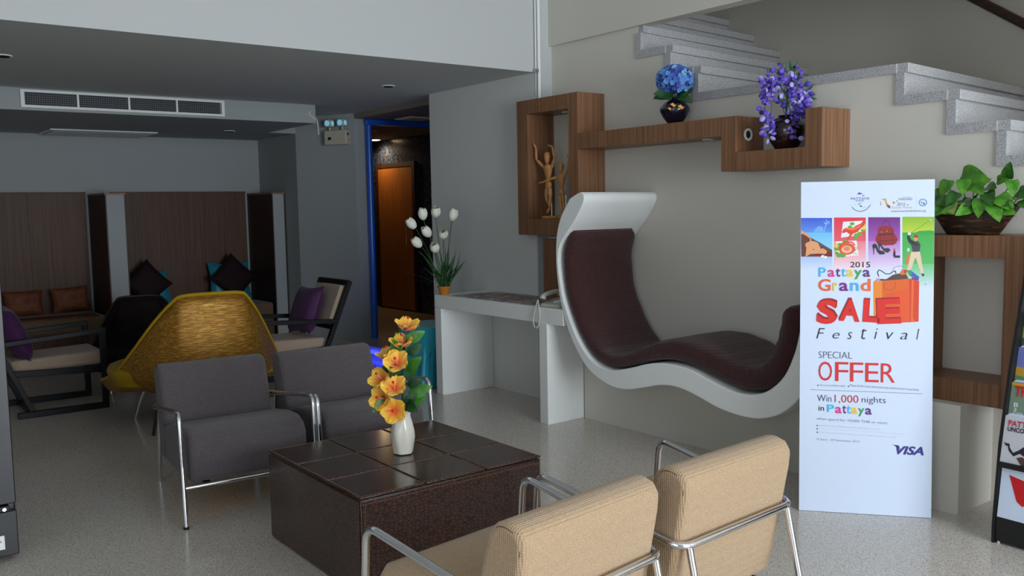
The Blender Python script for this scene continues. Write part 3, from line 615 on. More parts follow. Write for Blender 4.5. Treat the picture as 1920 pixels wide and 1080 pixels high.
# ================================================================== shell lounge chairs
def shell_chair(lab, loc, rz, ms, mi, mr, sc_=1, legm=DKLEG):
    t = thing('shell_chair', lab, 'chair', loc, (0, 0, rz), 'flared shell chairs')
    H = [(.46, .50, .30), (.27, .61, .315), (.09, .60, .355), (-.04, .545, .43), (-.16, .455, .58), (-.265, .355, .745), (-.365, .245, .89), (-.395, .18, .925)]
    rim = [Vector(p) for p in H]+[Vector((-.405, 0, .93))]+[Vector((x, -y, z)) for x, y, z in H[::-1]]
    rim = spline([Vector((.62, .28, .295)), *rim, Vector((.62, -.28, .295))], 5)
    n = len(rim)
    def base(p):                                      # where the shell meets the seat pan
        a = math.atan2(p.y, p.x); return Vector((.30*math.cos(a)-.02, .40*math.sin(a), .27+.0*p.z))
    def outer(u, v):
        p = rim[round(u*(n-1))]; b = base(p); q = b.lerp(p, v); q.x += -.07*math.sin(math.pi*v)*max(0, -p.x)/.4; q.y += math.copysign(.05*math.sin(math.pi*v), p.y)*min(1, abs(p.y)/.3)
        q.z -= .05*math.sin(math.pi*v); return q
    MB().grid(outer, n, 12).build('shell', ms, t, 80, solid=.012)
    def inner(u, v):
        p = outer(u, .12+.86*v); c = Vector((.06, 0, .60)); d = (c-p).normalized(); k = .05*math.sin(math.pi*(.1+.85*v))+.016
        return p+d*k+d*.012*math.sin(u*60)*math.sin(v*18)
    MB().grid(inner, n, 14).build('back_upholstery', mi, t, 80, solid=.01)
    rimtop = [p+Vector((0, 0, .004)) for p in rim]
    MB().tube(rimtop, .013, 8).build('piping', mr, t, 60)
    def seat(u, v):                                   # plump pad: domed top, then its side wall
        a = 2*math.pi*u; r = min(1, v/.8); k = max(0, (v-.8)/.2); w_ = 1-.05*k
        e = lambda q: math.copysign(abs(q)**.8, q)
        x = (.57 if math.cos(a) > 0 else .30)*e(math.cos(a))*r*w_+.05; y = .605*e(math.sin(a))*r*w_
        z = .458-.045*r**4-.10*k+(.016*math.sin(x*38)*math.sin(y*34)*(1-r**6))
        return (x, y, z)
    MB().grid(lambda u, v: seat(u, .02+.98*v), 44, 14, True).build('seat', mi, t, 80)
    fr = MB()
    fr.grid(lambda u, v: (lambda s: (s[0]*(1-.4*v), s[1]*(1-.36*v), s[2]+.004-.06*math.sin(v*1.5)))(seat(u, 1)), 44, 6, True); fr.build('seat_pan', ms, t, 80)
    for sx_, sy_ in ((1, 1), (1, -1), (-1, 1), (-1, -1)):
        mm = legm if sx_ < 0 else CHROME
        MB().tube(spline([(sx_*.16, sy_*.26, .29), (sx_*.24, sy_*.34, .20), (sx_*.29, sy_*.40, .0)], 4), [.019-.009*i/8 for i in range(9)], 10).build('leg', mm, t, 60)
    MB().bar((-.17, -.27, .265), (.17, .27, .265), .04, .03).build('cross_brace', DKLEG, t); MB().bar((-.17, .27, .265), (.17, -.27, .265), .04, .03).build('cross_brace', DKLEG, t)
    t.scale = (sc_,)*3
    return t
shell_chair('gold woven shell chair with yellow tufted seat, seen from behind', (-6.38, 2.06, 0), R(176), GOLD, YELV, YELV)
shell_chair('dark shell chair facing the camera in front of the bench partition', (-8.0, 2.13, 0), R(-8), DKSH, DKSH, DKLEG, .80)

# ================================================================== drinks fridge at the left edge
f = thing('drinks_fridge', 'black glass door drinks fridge cut by the left edge', 'fridge', (-4.27, .27, 0))
MB().box(-.60, -.04, -.30, .30, .02, 1.95).build('body', FRID, f, bevel=.008); MB().box(-.0395, 0, -.298, .298, .03, .222).build('lower_panel', FRID, f, bevel=.004)
d = MB().box(-.0395, 0, .225, .298, .255, 1.9).box(-.0395, 0, -.298, -.225, .255, 1.9).box(-.0395, 0, -.225, .225, .255, .325).box(-.0395, 0, -.225, .225, 1.82, 1.9).build('door', FRID, f, bevel=.004)
MB().box(-.03, -.012, -.225, .225, .325, 1.82).build('glass', DGLAS, d); MB().box(-.012, -.002, .205, .2249, .325, 1.82).build('gasket', STEEL, d)
MB().box(-.03, .012, .2, .27, .226, .25).build('hinge', BLK, f, bevel=.003); MB().lathe([(.008, 0), (.008, .006)], 12).build('bolt', STEEL, f, 40, loc=(.0121, .25, .238), rot=(0, R(90), 0)); MB().lathe([(.008, 0), (.008, .006)], 12).build('bolt', STEEL, f, 40, loc=(.0121, .215, .238), rot=(0, R(90), 0))
MB().box(.0005, .002, .14, .222, .172, .19).build('sticker', WHITE, f)
s = MB().box(.0005, .002, .18, .245, .062, .122).build('sticker', WHITE, f); MB().box(.0021, .0026, .18, .189, .062, .122).build('sticker_edge', ink(40, 60, 190), s)
MB().tube([(.003, .214+.018*math.cos(a), .09+.018*math.sin(a)) for a in [math.pi*(.05+1.1*k/14) for k in range(15)]], .0014, 5).build('arc_mark', BLK, s)
for z in (.148, .135): MB().lathe([(.016, 0), (.015, .003)], 14).build('vent_disc', BLK, f, 40, loc=(.0005, .2, z), rot=(0, R(90), 0)).scale = (.5, 1, 1)

# ================================================================== sale banner
bn = thing('sale_banner', 'tall white sale festival banner with coloured pictures and lettering', 'banner', (-2.498, 3.624, .002), (-.0636, 0, math.atan2(.369, .458)))
BW, BH = .588, 1.573
MB().box(0, BW, 0, .012, 0, BH).build('board', BANW, bn)
MB().prism([(.0, 0), (.30, 0), (.0, 1.0)], lambda a, b: (BW/2-.004, .013+a*.75*(1-0), .02+b), lambda a, b: (BW/2+.004, .013+a*.75, .02+b)).build('strut', BANW, bn)
HH = [0.003015472018, 1.996533896e-05, -4.536372816, 0.000191731898, -0.003183067132, 2.759176924, 0.00016713547, -2.02454369e-05]
def art(x, y):                                   # artwork layout units -> metres on the board
    d = HH[6]*x+HH[7]*y+1; u, w = (HH[0]*x+HH[1]*y+HH[2])/d, (HH[3]*x+HH[4]*y+HH[5])/d; o = .0095*w/1.573
    return (min(BW-.0008, max(.0008, (u-o)/(BW-o)*BW)), w)
def A7(x, y): return art(1500+x/4.908, 400+y/4.909)
def A1(x, y): return art(1490+x/3.271, 330+y/3.273)
def A2(x, y): return art(1490+x/3.175, 640+y/3.176)
def A6(x, y): return art(1580+x/10.105, 340+y/10.1)
class Art:
    def __init__(s, A, k=1): s.b = MB(); s.A = A; s.k = k
    def poly(s, pts, col, lift=True):
        if lift: s.k += 1
        q = [s.A(*p) for p in pts]; y = -.0004-.00003*s.k
        ar = sum(q[i-1][0]*q[i][1]-q[i][0]*q[i-1][1] for i in range(len(q)))
        if ar < 0: q = q[::-1]
        s.b.add([(u, y, w) for u, w in q], [tuple(range(len(q)))], S(*col)); return s
    def grad(s, x0, x1, y0, y1, c0, c1, n=14):
        s.k += 1
        for i in range(n):
            f = (i+.5)/n; c = tuple(c0[j]+(c1[j]-c0[j])*f for j in range(3)); a = y0+(y1-y0)*i/n; b = y0+(y1-y0)*(i+1)/n
            s.poly([(x0, a), (x1, a), (x1, b), (x0, b)], c, False)
        return s
    def disc(s, cx, cy, rx, ry, col, n=18): return s.poly([(cx+rx*math.cos(2*math.pi*i/n), cy+ry*math.sin(2*math.pi*i/n)) for i in range(n)], col)
    def line(s, pts, w, col):
        s.k += 1
        for (a, b), (c, d) in zip(pts, pts[1:]):
            L = math.hypot(c-a, d-b) or 1; nx, ny = -(d-b)/L*w/2, (c-a)/L*w/2
            s.poly([(a+nx, b+ny), (c+nx, d+ny), (c-nx, d-ny), (a-nx, b-ny)], col, False)
        return s
    def build(s, name): return s.b.build(name, PRINT, bn)
W_ = (216, 229, 250)
# four pictures
a = Art(A7).grad(26, 308, 46, 180, (62, 92, 214), (96, 150, 236)).grad(26, 308, 180, 402, (110, 196, 244), (176, 224, 250)).grad(26, 308, 402, 520, (176, 200, 246), W_)
a.poly([(140, 178), (150, 150), (190, 120), (225, 130), (232, 178)], (120, 176, 244)); a.line([(236, 178), (246, 130), (258, 92)], 8, (130, 190, 248))
for dx, dy in ((-34, -16), (-24, 10), (0, -34), (30, -14), (34, 10), (8, 22), (-8, 26)): a.poly([(258, 90), (258+dx*.6-4, 90+dy*.6-5), (258+dx, 90+dy), (258+dx*.6+5, 90+dy*.6+5)], (140, 198, 250))
a.poly([(26, 196), (60, 196), (308, 340), (308, 402), (26, 402)], (104, 56, 40)); a.poly([(120, 236), (190, 268), (308, 344), (308, 356), (176, 290)], (86, 84, 92)); a.poly([(180, 340), (308, 372), (308, 402), (150, 402)], (120, 36, 32))
a.poly([(26, 160), (60, 176), (96, 200), (104, 226), (120, 240), (118, 258), (150, 262), (180, 276), (204, 330), (228, 326), (262, 352), (250, 378), (180, 374), (110, 378), (64, 404), (70, 350), (74, 320), (62, 298), (70, 276), (104, 262), (108, 240), (84, 218), (60, 204), (26, 180)], (232, 162, 116))
a.disc(136, 336, 5, 6, (120, 70, 50)); a.disc(222, 400, 16, 12, (246, 246, 236)); a.disc(246, 408, 16, 12, (246, 246, 236)); a.disc(234, 404, 5, 5, (236, 190, 60)); a.build('printed_picture')
a = Art(A7).grad(326, 614, 42, 260, (230, 48, 72), (236, 92, 110)).grad(326, 614, 260, 520, (240, 130, 144), (244, 226, 240))
a.poly([(408, 82), (612, 70), (600, 200), (388, 228)], (236, 238, 240)); a.poly([(340, 262), (530, 254), (548, 390), (420, 402), (348, 380)], (236, 238, 240))
for x, y, r in ((490, 100, 22), (470, 130, 20), (530, 205, 26), (560, 190, 24), (590, 160, 22), (520, 230, 16)): a.disc(x, y, r, r*.7, (96, 172, 62))
a.disc(596, 130, 18, 26, (244, 206, 70))
a.poly([(598, 60), (616, 76), (604, 110), (560, 150), (540, 176), (500, 190), (480, 214), (450, 250), (440, 240), (470, 200), (440, 176), (410, 186), (394, 180), (410, 150), (440, 136), (470, 150), (520, 120), (570, 96)], (228, 66, 34)); a.poly([(420, 150), (460, 140), (530, 130), (580, 100), (560, 130), (500, 160)], (246, 120, 70)); a.poly([(560, 180), (600, 170), (612, 200), (590, 206)], (232, 80, 50))
for x, y, r in ((380, 300, 34), (350, 330, 26), (370, 392, 26), (400, 386, 34), (430, 270, 30), (500, 340, 22), (350, 370, 20)): a.disc(x, y, r, r*.7, (98, 172, 60))
a.disc(345, 300, 20, 22, (244, 190, 80)); a.disc(440, 330, 76, 56, (232, 92, 54)); a.disc(440, 336, 48, 34, (250, 190, 160)); a.disc(440, 330, 30, 20, (242, 130, 96)); a.line([(490, 350), (560, 320)], 4, (228, 80, 60)); a.line([(480, 360), (535, 380)], 4, (228, 80, 60)); a.line([(490, 330), (545, 310)], 4, (228, 80, 60)); a.line([(376, 340), (390, 290), (430, 266), (490, 270), (515, 300)], 12, (226, 70, 36)); a.build('printed_picture')
a = Art(A7).grad(636, 926, 40, 260, (112, 36, 132), (172, 92, 190)).grad(636, 926, 260, 520, (184, 130, 206), (232, 222, 246))
a.line([(758, 136), (770, 96), (784, 72)], 6, (96, 40, 40)); a.line([(834, 130), (826, 96), (812, 72)], 6, (96, 40, 40)); a.line([(784, 72), (798, 64), (812, 72)], 6, (96, 40, 40))
a.poly([(722, 150), (740, 128), (800, 118), (850, 128), (872, 160), (868, 190), (890, 208), (904, 240), (890, 280), (860, 296), (780, 300), (720, 286), (700, 250), (704, 222), (722, 196)], (150, 34, 40)); a.poly([(718, 196), (872, 186), (866, 200), (722, 210)], (92, 22, 30)); a.poly([(706, 258), (900, 246), (898, 254), (708, 268)], (104, 24, 32)); a.line([(752, 140), (742, 290)], 5, (110, 26, 34)); a.line([(846, 134), (864, 290)], 5, (110, 26, 34)); a.disc(756, 176, 6, 6, (212, 140, 50)); a.disc(806, 168, 6, 6, (212, 140, 50))
a.poly([(670, 300), (690, 280), (712, 290), (730, 340), (780, 356), (790, 378), (740, 384), (716, 360), (700, 320), (690, 330), (688, 384), (682, 384), (678, 330)], (36, 40, 44)); a.poly([(724, 282), (744, 272), (760, 300), (780, 326), (820, 322), (840, 344), (810, 368), (776, 352), (752, 318), (742, 300), (738, 344), (732, 344)], (44, 48, 50)); a.poly([(864, 352), (882, 352), (884, 396), (860, 400)], (40, 38, 42)); a.poly([(866, 330), (876, 322), (882, 352), (866, 352)], (206, 60, 70)); a.poly([(876, 392), (924, 392), (924, 414), (862, 412)], (34, 34, 40)); a.build('printed_picture')
a = Art(A7).grad(946, 1244, 36, 180, (140, 186, 30), (190, 214, 60)).grad(946, 1244, 180, 470, (56, 172, 66), (84, 186, 96)).grad(946, 1244, 470, 690, (110, 200, 128), W_)
a.poly([(946, 190), (980, 182), (1040, 190), (1100, 166), (1200, 160), (1244, 166), (1244, 200), (946, 205)], (50, 164, 60)); a.line([(1014, 190), (1200, 66)], 3, (84, 92, 50)); a.disc(1202, 64, 10, 8, (190, 200, 190))
a.poly([(985, 220), (1000, 190), (1024, 180), (1030, 196), (1014, 214), (1020, 240), (1050, 262), (1086, 256), (1110, 290), (1104, 350), (1070, 368), (1040, 362), (1028, 300), (1000, 270)], (62, 68, 76)); a.poly([(985, 220), (1010, 214), (1022, 240), (1052, 262), (1090, 290), (1084, 304), (1040, 290), (1000, 268)], (34, 36, 42)); a.disc(1010, 192, 16, 14, (226, 226, 226)); a.disc(1068, 238, 18, 24, (222, 150, 116)); a.poly([(1046, 226), (1052, 204), (1076, 198), (1092, 216), (1088, 230), (1062, 226)], (176, 50, 42))
a.poly([(1024, 360), (1104, 356), (1114, 400), (1122, 460), (1138, 540), (1140, 560), (1118, 562), (1086, 470), (1068, 412), (1054, 430), (1034, 500), (1010, 540), (986, 530), (1008, 440)], (228, 204, 176)); a.poly([(1116, 560), (1140, 556), (1146, 580), (1126, 584)], (60, 70, 84)); a.poly([(990, 380), (1012, 370), (1000, 470), (972, 480)], (226, 120, 60)); a.disc(1000, 340, 14, 18, (196, 220, 214)); a.disc(1154, 658, 7, 6, (150, 156, 150)); a.build('printed_picture')
# shopping bag
a = Art(A7, 24).poly([(682, 632), (1004, 604), (1012, 1006), (752, 1020), (684, 960)], (232, 100, 28)).poly([(682, 632), (760, 625), (760, 800), (690, 960), (684, 960)], (240, 140, 44)).poly([(1004, 604), (1098, 626), (1092, 1000), (1012, 1006)], (222, 66, 24)).poly([(1030, 612), (1050, 616), (1040, 960), (1060, 1004), (1020, 1006)], (240, 106, 50)).poly([(790, 740), (1000, 700), (1008, 1000), (800, 1010)], (236, 88, 34))
a.poly([(690, 628), (720, 606), (800, 610), (860, 570), (920, 556), (980, 566), (1000, 606), (860, 618)], (92, 62, 54)); a.poly([(700, 626), (716, 600), (740, 604), (746, 624)], (206, 150, 190)); a.poly([(920, 560), (944, 520), (990, 524), (982, 560), (940, 572)], (226, 120, 40)); a.poly([(984, 530), (1016, 526), (1100, 590), (1090, 608), (1012, 578)], (60, 100, 190)); a.poly([(1030, 590), (1096, 604), (1090, 622), (1028, 612)], (130, 50, 150)); a.poly([(990, 530), (1010, 526), (1040, 566), (1010, 572)], (60, 160, 80)); a.poly([(960, 524), (984, 522), (978, 556), (962, 556)], (206, 40, 60))
a.line([(732, 586), (718, 548), (732, 524), (760, 536), (790, 560), (830, 562), (860, 540), (882, 534), (888, 560)], 7, (30, 30, 40)); a.line([(858, 530), (870, 504), (900, 492), (940, 488), (970, 498)], 4, (130, 132, 140)); a.line([(786, 640), (776, 680), (790, 708), (850, 714), (876, 690), (884, 636)], 6, (180, 100, 40)); a.build('shopping_bag_print')
# big red SALE with its darker block shadow
def glyph(ch, x0, y0, x1, y1, A, col, dx, dy, dark, y=-.003, rot=0, shear=0):
    (u0, w1), (u1, w0) = A(x0, y0), A(x1, y1)
    for k in range(4, 0, -1): text(ch, u0+dx*k/4, w0+dy*k/4, u1+dx*k/4, w1+dy*k/4, dark, bn, y+.0001*k, shear, .035, 'letter_shadow', rot)
    text(ch, u0, w0, u1, w1, col, bn, y, shear, .035, 'letter', rot)
RED, DRED = ink(226, 34, 24), ink(160, 18, 26)
glyph('S', 164, 800, 345, 1024, A7, RED, .006, .009, DRED, rot=-.04); glyph('A', 376, 800, 560, 1000, A7, RED, -.003, .011, DRED, rot=-.06); glyph('L', 588, 800, 740, 1008, A7, RED, .002, .008, DRED, rot=-.05); glyph('E', 715, 790, 930, 1022, A7, RED, -.004, .006, DRED, rot=.05)
# lettering
def T(s, A, x0, y0, x1, y1, c, **k):
    (u0, w1), (u1, w0) = A(x0, y0), A(x1, y1); return text(s, u0, w0, u1, w1, ink(*c), bn, **k)
K_, NAV, GRY, VIO = (16, 16, 22), (30, 32, 60), (86, 90, 118), (74, 66, 170)
T('2015', A7, 472, 450, 653, 502, K_)
PC = [(70, 188, 240), (226, 52, 142), (116, 40, 130), (70, 188, 240), (246, 206, 40), (60, 164, 74), (100, 44, 136)]
for ch, (x0, y0, x1, y1), c in zip('Pattaya', ((183, 502, 250, 588), (266, 524, 330, 589), (340, 508, 380, 588), (392, 508, 428, 588), (436, 524, 500, 589), (508, 526, 576, 612), (586, 524, 652, 589)), PC): T(ch, A7, x0, y0, x1, y1, c, bold=.018)
for ch, (x0, y0, x1, y1), c in zip('Grand', ((180, 608, 292, 720), (310, 642, 352, 719), (370, 642, 452, 720), (470, 642, 548, 719), (566, 606, 656, 720)), [(236, 98, 50), (240, 196, 40), (120, 40, 134), (80, 180, 236), (238, 110, 66)]): T(ch, A7, x0, y0, x1, y1, c, bold=.02)
for ch, x0, y0, x1, y1 in (('F', 140, 936, 190, 1000), ('e', 238, 964, 280, 1000), ('s', 328, 960, 356, 1004), ('t', 412, 938, 444, 1004), ('i', 492, 938, 512, 1002), ('v', 564, 962, 608, 1006), ('a', 650, 964, 692, 1006), ('l', 748, 940, 764, 1006)): T(ch, A1, x0, y0, x1, y1, NAV, shear=.25, bold=-.012)
T('SPECIAL', A2, 148, 62, 346, 106, GRY, bold=-.014)
for ch, x0, x1 in (('O', 147, 226), ('F', 246, 322), ('F', 334, 410), ('E', 424, 502), ('R', 516, 598)): T(ch, A2, x0, 122+(x0-147)*.03, x1, 238+(x1-226)*.03, (222, 40, 44), bold=-.004)
a = Art(A2).line([(98, 290), (760, 315)], 3, (130, 140, 156)); a.disc(142, 265, 4, 4, NAV); a.disc(323, 271, 4, 4, NAV)
for y in (504, 523, 544): a.disc(137, y, 4, 4, NAV)
a.build('printed_rule')
T('Terms & conditions apply', A2, 152, 257, 306, 276, (150, 156, 170)); T('Please ask for more information and conditions prior to purchase', A2, 332, 264, 740, 294, (150, 156, 170), rot=-.04)
T('Win', A2, 138, 320, 222, 362, (70, 76, 100), bold=-.01); T('1,000', A2, 242, 320, 382, 376, (206, 44, 60), bold=-.006); T('nights', A2, 402, 330, 544, 382, (70, 76, 100), bold=-.01)
T('in', A2, 146, 384, 178, 416, NAV)
for ch, (x0, y0, x1, y1), c in zip('Pattaya', ((196, 378, 238, 424), (244, 392, 282, 432), (288, 382, 308, 432), (314, 384, 334, 434), (338, 396, 376, 436), (380, 400, 416, 450), (422, 400, 460, 440)), PC): T(ch, A2, x0, y0, x1, y1, c, bold=.018)
T('when spend for 10,000 THB or more', A2, 134, 460, 552, 494, (128, 136, 156), bold=-.008, rot=-.03)
T('Limit to the first 1,000 persons, first come first serve basis', A2, 148, 505, 510, 524, (150, 156, 170), rot=-.03); T('Email copies of your sales slips for your registration to pattayagrandsale@gmail.com', A2, 148, 527, 676, 550, (150, 156, 170), rot=-.03); T('Prize will be 1 room for 1 night for 1 person, 1,000 prizes will be awarded', A2, 148, 547, 606, 570, (150, 156, 170), rot=-.03)
T('15 June - 30 September 2015', A2, 134, 580, 388, 606, (170, 176, 190), rot=-.02)
T('VISA', A2, 604, 624, 768, 682, (52, 44, 140), shear=.28, bold=.03); a = Art(A2).poly([(583, 618), (620, 622), (636, 660), (622, 640)], (52, 44, 140)); a.build('logo_flick')
# logos in the head
a = Art(A6).poly([(292, 264), (312, 232), (330, 222), (342, 214), (352, 226), (384, 234), (402, 250), (384, 250), (366, 244), (348, 264), (336, 248), (316, 254)], (58, 56, 160)).poly([(392, 282), (404, 266), (440, 272), (418, 280), (404, 296)], (84, 88, 176))
a.build('dolphin_mark'); a = Art(A6); a.line([(200+0, 492), (226, 528), (270, 558), (320, 574), (370, 576), (430, 562), (480, 530), (516, 492), (540, 454)], 12, (26, 84, 96)); a.line([(160, 420), (172, 460), (200, 492)], 4, (180, 196, 206)); a.line([(540, 454), (552, 410)], 4, (180, 196, 206))
a.poly([(310, 440), (348, 420), (362, 430), (322, 452)], (40, 140, 96)); a.poly([(338, 478), (366, 458), (386, 478), (408, 490), (350, 490)], (36, 130, 92)); a.disc(378, 408, 7, 8, (60, 150, 110)); a.disc(440, 492, 8, 8, (60, 150, 110)); a.disc(410, 516, 8, 5, (90, 160, 130)); a.line([(214, 458), (240, 450), (286, 450)], 4, (140, 190, 170))
a.build('city_emblem'); a = Art(A6); a.poly([(728, 352), (770, 344), (824, 330), (840, 350), (848, 400), (880, 450), (916, 474), (910, 520), (868, 506), (836, 456), (820, 400), (806, 364)], (224, 160, 60)); a.poly([(836, 456), (880, 450), (916, 474), (910, 520), (868, 506)], (176, 74, 60)); a.poly([(880, 480), (916, 474), (910, 520), (890, 514)], (90, 60, 110)); a.line([(736, 390), (734, 460)], 6, (196, 120, 90)); a.disc(732, 408, 10, 12, (200, 120, 100)); a.disc(736, 446, 9, 14, (120, 110, 140))
a.build('tourism_emblem'); a = Art(A6)
for x, y, r in ((980, 412, 30), (1040, 382, 18), (1240, 450, 20)): a.poly([(x-r, y), (x, y-r), (x+r, y), (x, y+r)], (206, 160, 120)); a.disc(x, y, r*.4, r*.4, (186, 130, 90))
a.build('star_marks'); a = Art(A6); a.line([(1398, 290), (1398, 530)], 3, (176, 182, 196)); a.build('divider_rule'); a = Art(A6); a.disc(1522, 410, 78, 70, (70, 112, 176)); a.disc(1522, 410, 64, 56, (206, 222, 244)); a.poly([(1480, 420), (1500, 386), (1516, 416)], (60, 100, 170)); a.poly([(1514, 440), (1540, 396), (1556, 430), (1580, 440), (1540, 450)], (80, 120, 180)); a.build('round_emblem')
T('PATTAYA', A6, 182, 316, 526, 352, VIO, bold=-.006); T('CITY', A6, 272, 362, 428, 388, VIO); T('amazing', A6, 1130, 300, 1300, 322, (150, 154, 176), shear=.3, bold=-.01); T('THAILAND', A6, 1066, 328, 1326, 364, (116, 120, 150), shear=.2, bold=-.004); T('2015', A6, 1036, 412, 1200, 470, (140, 130, 160), shear=.3, bold=-.008); T('Discover Thainess', A6, 936, 480, 1320, 520, (214, 160, 150), shear=.3, bold=-.01); T('www.tourismthailand.org', A6, 930, 556, 1578, 592, (110, 116, 150))

# ================================================================== brochure rack at the right edge
rk = thing('brochure_rack', 'black stepped magazine rack cut by the right edge', 'rack', (-1.73, 3.905, 0), (0, 0, R(-2)))
RW = .50
for x in (0, RW): MB().prism([(0, 0), (.34, 0), (.34, 1.35), (.27, 1.35), (.10, .74), (.035, .43), (.0, .08)], lambda a, b: (x, a, b), lambda a, b: (x+.012, a, b)).build('side_panel', BLK, rk)
MB().box(.016, RW, .005, .33, .012, .115).build('plinth', BLK, rk)
ft = MB().lathe([(.006, 0), (.006, .014)], 8).build('foot', PLAST, rk, 40, loc=(.025, .012, 0))
front = MB().prism([(0, 0), (.012, 0), (.045, .215), (.033, .215)], lambda a, b: (.017, a+.008, .117+b), lambda a, b: (RW-.001, a+.008, .117+b)).build('front_panel', BANW, rk)
def fpt(x, s): return (x, .008+s*.033/.215-.0012, .117+s)
b = MB(); b.add([fpt(.05, .185), fpt(.20, .155), fpt(.20, .05), fpt(.15, .09), fpt(.115, .065), fpt(.09, .082)], [(0, 5, 4, 3, 2, 1)], None); b.build('red_arrow', ink(206, 28, 36), front)
tiers = [(.020, .345, .20), (.072, .505, .20), (.124, .665, .20), (.176, .825, .20)]
for y, z, h in tiers: MB().box(.013, RW-.001, y+.002, y+.045, z-.012, z).build('shelf', BLK, rk); (MB().box(.013, RW-.001, y-.006, y+.0015, z-.012, z+.012).build('lip', BLK, rk) if z < .4 else None)
def magazine(lab, i, x0, w, h, bgc, n=3):
    y, z, _ = tiers[i]; m = thing('magazine', lab, 'magazine', (0, 0, 0), group='magazines in the rack'); m.parent = None
    m.location = rk.location; m.rotation_euler = rk.rotation_euler
    o = Vector((x0, y+.003, z+.001)); lean = .2
    for k in range(n):
        dz = .006*k; dy = .007*k
        MB().prism([(0, 0), (.005, 0), (.005+h*lean, h), (h*lean, h)], lambda a, b: (x0+.004*k, o.y+dy+a, o.z+dz*0+b*(1+.02*k)), lambda a, b: (x0+w+.004*k, o.y+dy+a, o.z+b*(1+.02*k))).build('cover' if k == 0 else 'copy_behind', bgc if k == 0 else BANW, m)
    def P(u, v): return (x0+u*w, o.y+v*h*lean-.0012, o.z+v*h)
    def q(pts, c):
        b = MB(); b.add([P(*p) for p in pts], [tuple(range(len(pts)))]); b.build('cover_print', ink(*c), m)
    def tx(s, u0, v0, u1, v1, c, bold=.02):
        t_ = text(s, u0, v0, u1, v1, ink(*c), m, 0, 0, bold)
        for v in t_.data.vertices: p = P(v.co.x, v.co.z); v.co = (p[0], p[1]-.0008, p[2])
    return q, tx
q, tx = magazine('city magazine with a diver on its pale cover, lowest visible row', 0, .0135, .155, .205, ink(206, 208, 214))
tx('PATTAYA', .10, .80, 1.0-.02, .92, (196, 60, 84), .03); tx('UNCOVERED', .10, .69, .98, .785, (40, 40, 56), .03)
q([(.04, .46), (.12, .38), (.16, .40), (.2, .30), (.34, .20), (.5, .28), (.66, .22), (.9, .34), (.95, .5), (.8, .52), (.6, .44), (.46, .34), (.32, .27), (.22, .36), (.2, .44), (.1, .44)], (36, 34, 44)); q([(.42, .18), (.6, .02), (.95, .02), (.95, .2), (.7, .18), (.55, .22)], (88, 58, 52)); q([(.66, .3), (.86, .28), (.9, .44), (.7, .42)], (196, 130, 90))
q, tx = magazine('green travel magazine with orange heading, second row of the rack', 1, .0135, .155, .185, ink(122, 146, 128))
tx('TH', .10, .68, .46, .92, (206, 44, 40), .04); q([(0, .93), (1, .93), (1, .985), (0, .985)], (220, 160, 40)); tx('B', .12, .44, .24, .54, (230, 230, 226)); tx('2', .12, .34, .22, .42, (230, 230, 226)); tx('KER', .12, .24, .42, .32, (230, 230, 226)); q([(0, 0), (1, 0), (1, .14), (0, .2)], (150, 120, 40)); q([(.5, .3), (1, .2), (1, .6), (.7, .62)], (84, 116, 84))
q, tx = magazine('blue and lilac travel magazine, third row of the rack', 2, .0135, .155, .17, ink(116, 124, 190)); q([(0, .3), (1, .2), (1, .4), (0, .52)], (196, 150, 60)); q([(0, 0), (1, 0), (1, .2), (0, .3)], (90, 140, 90))
q, tx = magazine('dark green magazine in the top visible row of the rack', 3, .0135, .155, .16, ink(60, 84, 62)); q([(0, .3), (1, .3), (1, .6), (0, .6)], (150, 160, 90))

# ================================================================== plants and small things
def leaf_mesh(name, L, W, m, n=6, droop=.25, fold=.18, heart=False):
    def fn(u, v):
        t = v; w = W*math.sin(math.pi*min(1, t**.75))**.8 if not heart else W*(math.sin(math.pi*min(1, (t*.93+.07)**.55))**.75)
        s = 2*u-1
        return (s*w/2, t*L, fold*abs(s)*w*.5-droop*L*t*t)
    return MB().grid(fn, 5, n).mesh(name, m, 80)
def aim(d, up=Vector((0, 0, 1)), roll=0):         # rotation: local +Y along d, local +Z near up
    d = Vector(d).normalized(); x = d.cross(up)
    if x.length < 1e-4: x = Vector((1, 0, 0))
    x.normalize(); z = x.cross(d); q = Matrix((x, d, z)).transposed().to_quaternion()
    return q @ Quaternion((0, 1, 0), roll)
VIEW = Vector((.79, -.61, 0))                      # from the plants towards the open room
RIGHT = Vector((.61, .79, 0))
def P3(r, z, f=0): return RIGHT*r+VIEW*f+Vector((0, 0, z))

# ---- hibiscus in the white vase
vz = thing('hibiscus_vase', 'cream faceted vase of yellow hibiscus on the coffee table', 'vase', (-3.385, 1.965, .4012))
def fac(t, z): k = math.sin(t*6+z*26)*.05; return 1+k
MB().lathe([(.034, 0), (.042, .004), (.046, .03), (.052, .075), (.05, .105), (.042, .145), (.036, .17), (.040, .192), (.044, .198), (.038, .198), (.034, .17)], 30, mod=fac).build('vase', VASEW, vz, 35)
petal = MB().grid(lambda u, v: ((2*u-1)*.030*(math.sin(math.pi*(.12+.80*v))**.8)*(1+.0), v*.058, .030*v**1.4+.006*math.sin(u*13)*v*v-.008*v**6), 7, 6)
HIBM = mat('hibiscus_yellow', S(246, 200, 60), .55, sheen=.2)
nt = HIBM.node_tree; tc = nt.nodes.new('ShaderNodeTexCoord'); vl = nt.nodes.new('ShaderNodeVectorMath'); vl.operation = 'LENGTH'; rp = nt.nodes.new('ShaderNodeValToRGB')
rp.color_ramp.elements[0].position = .01; rp.color_ramp.elements[0].color = S(232, 100, 30); rp.color_ramp.elements[1].position = .05; rp.color_ramp.elements[1].color = S(246, 198, 66); x = rp.color_ramp.elements.new(.028); x.color = S(240, 160, 60)
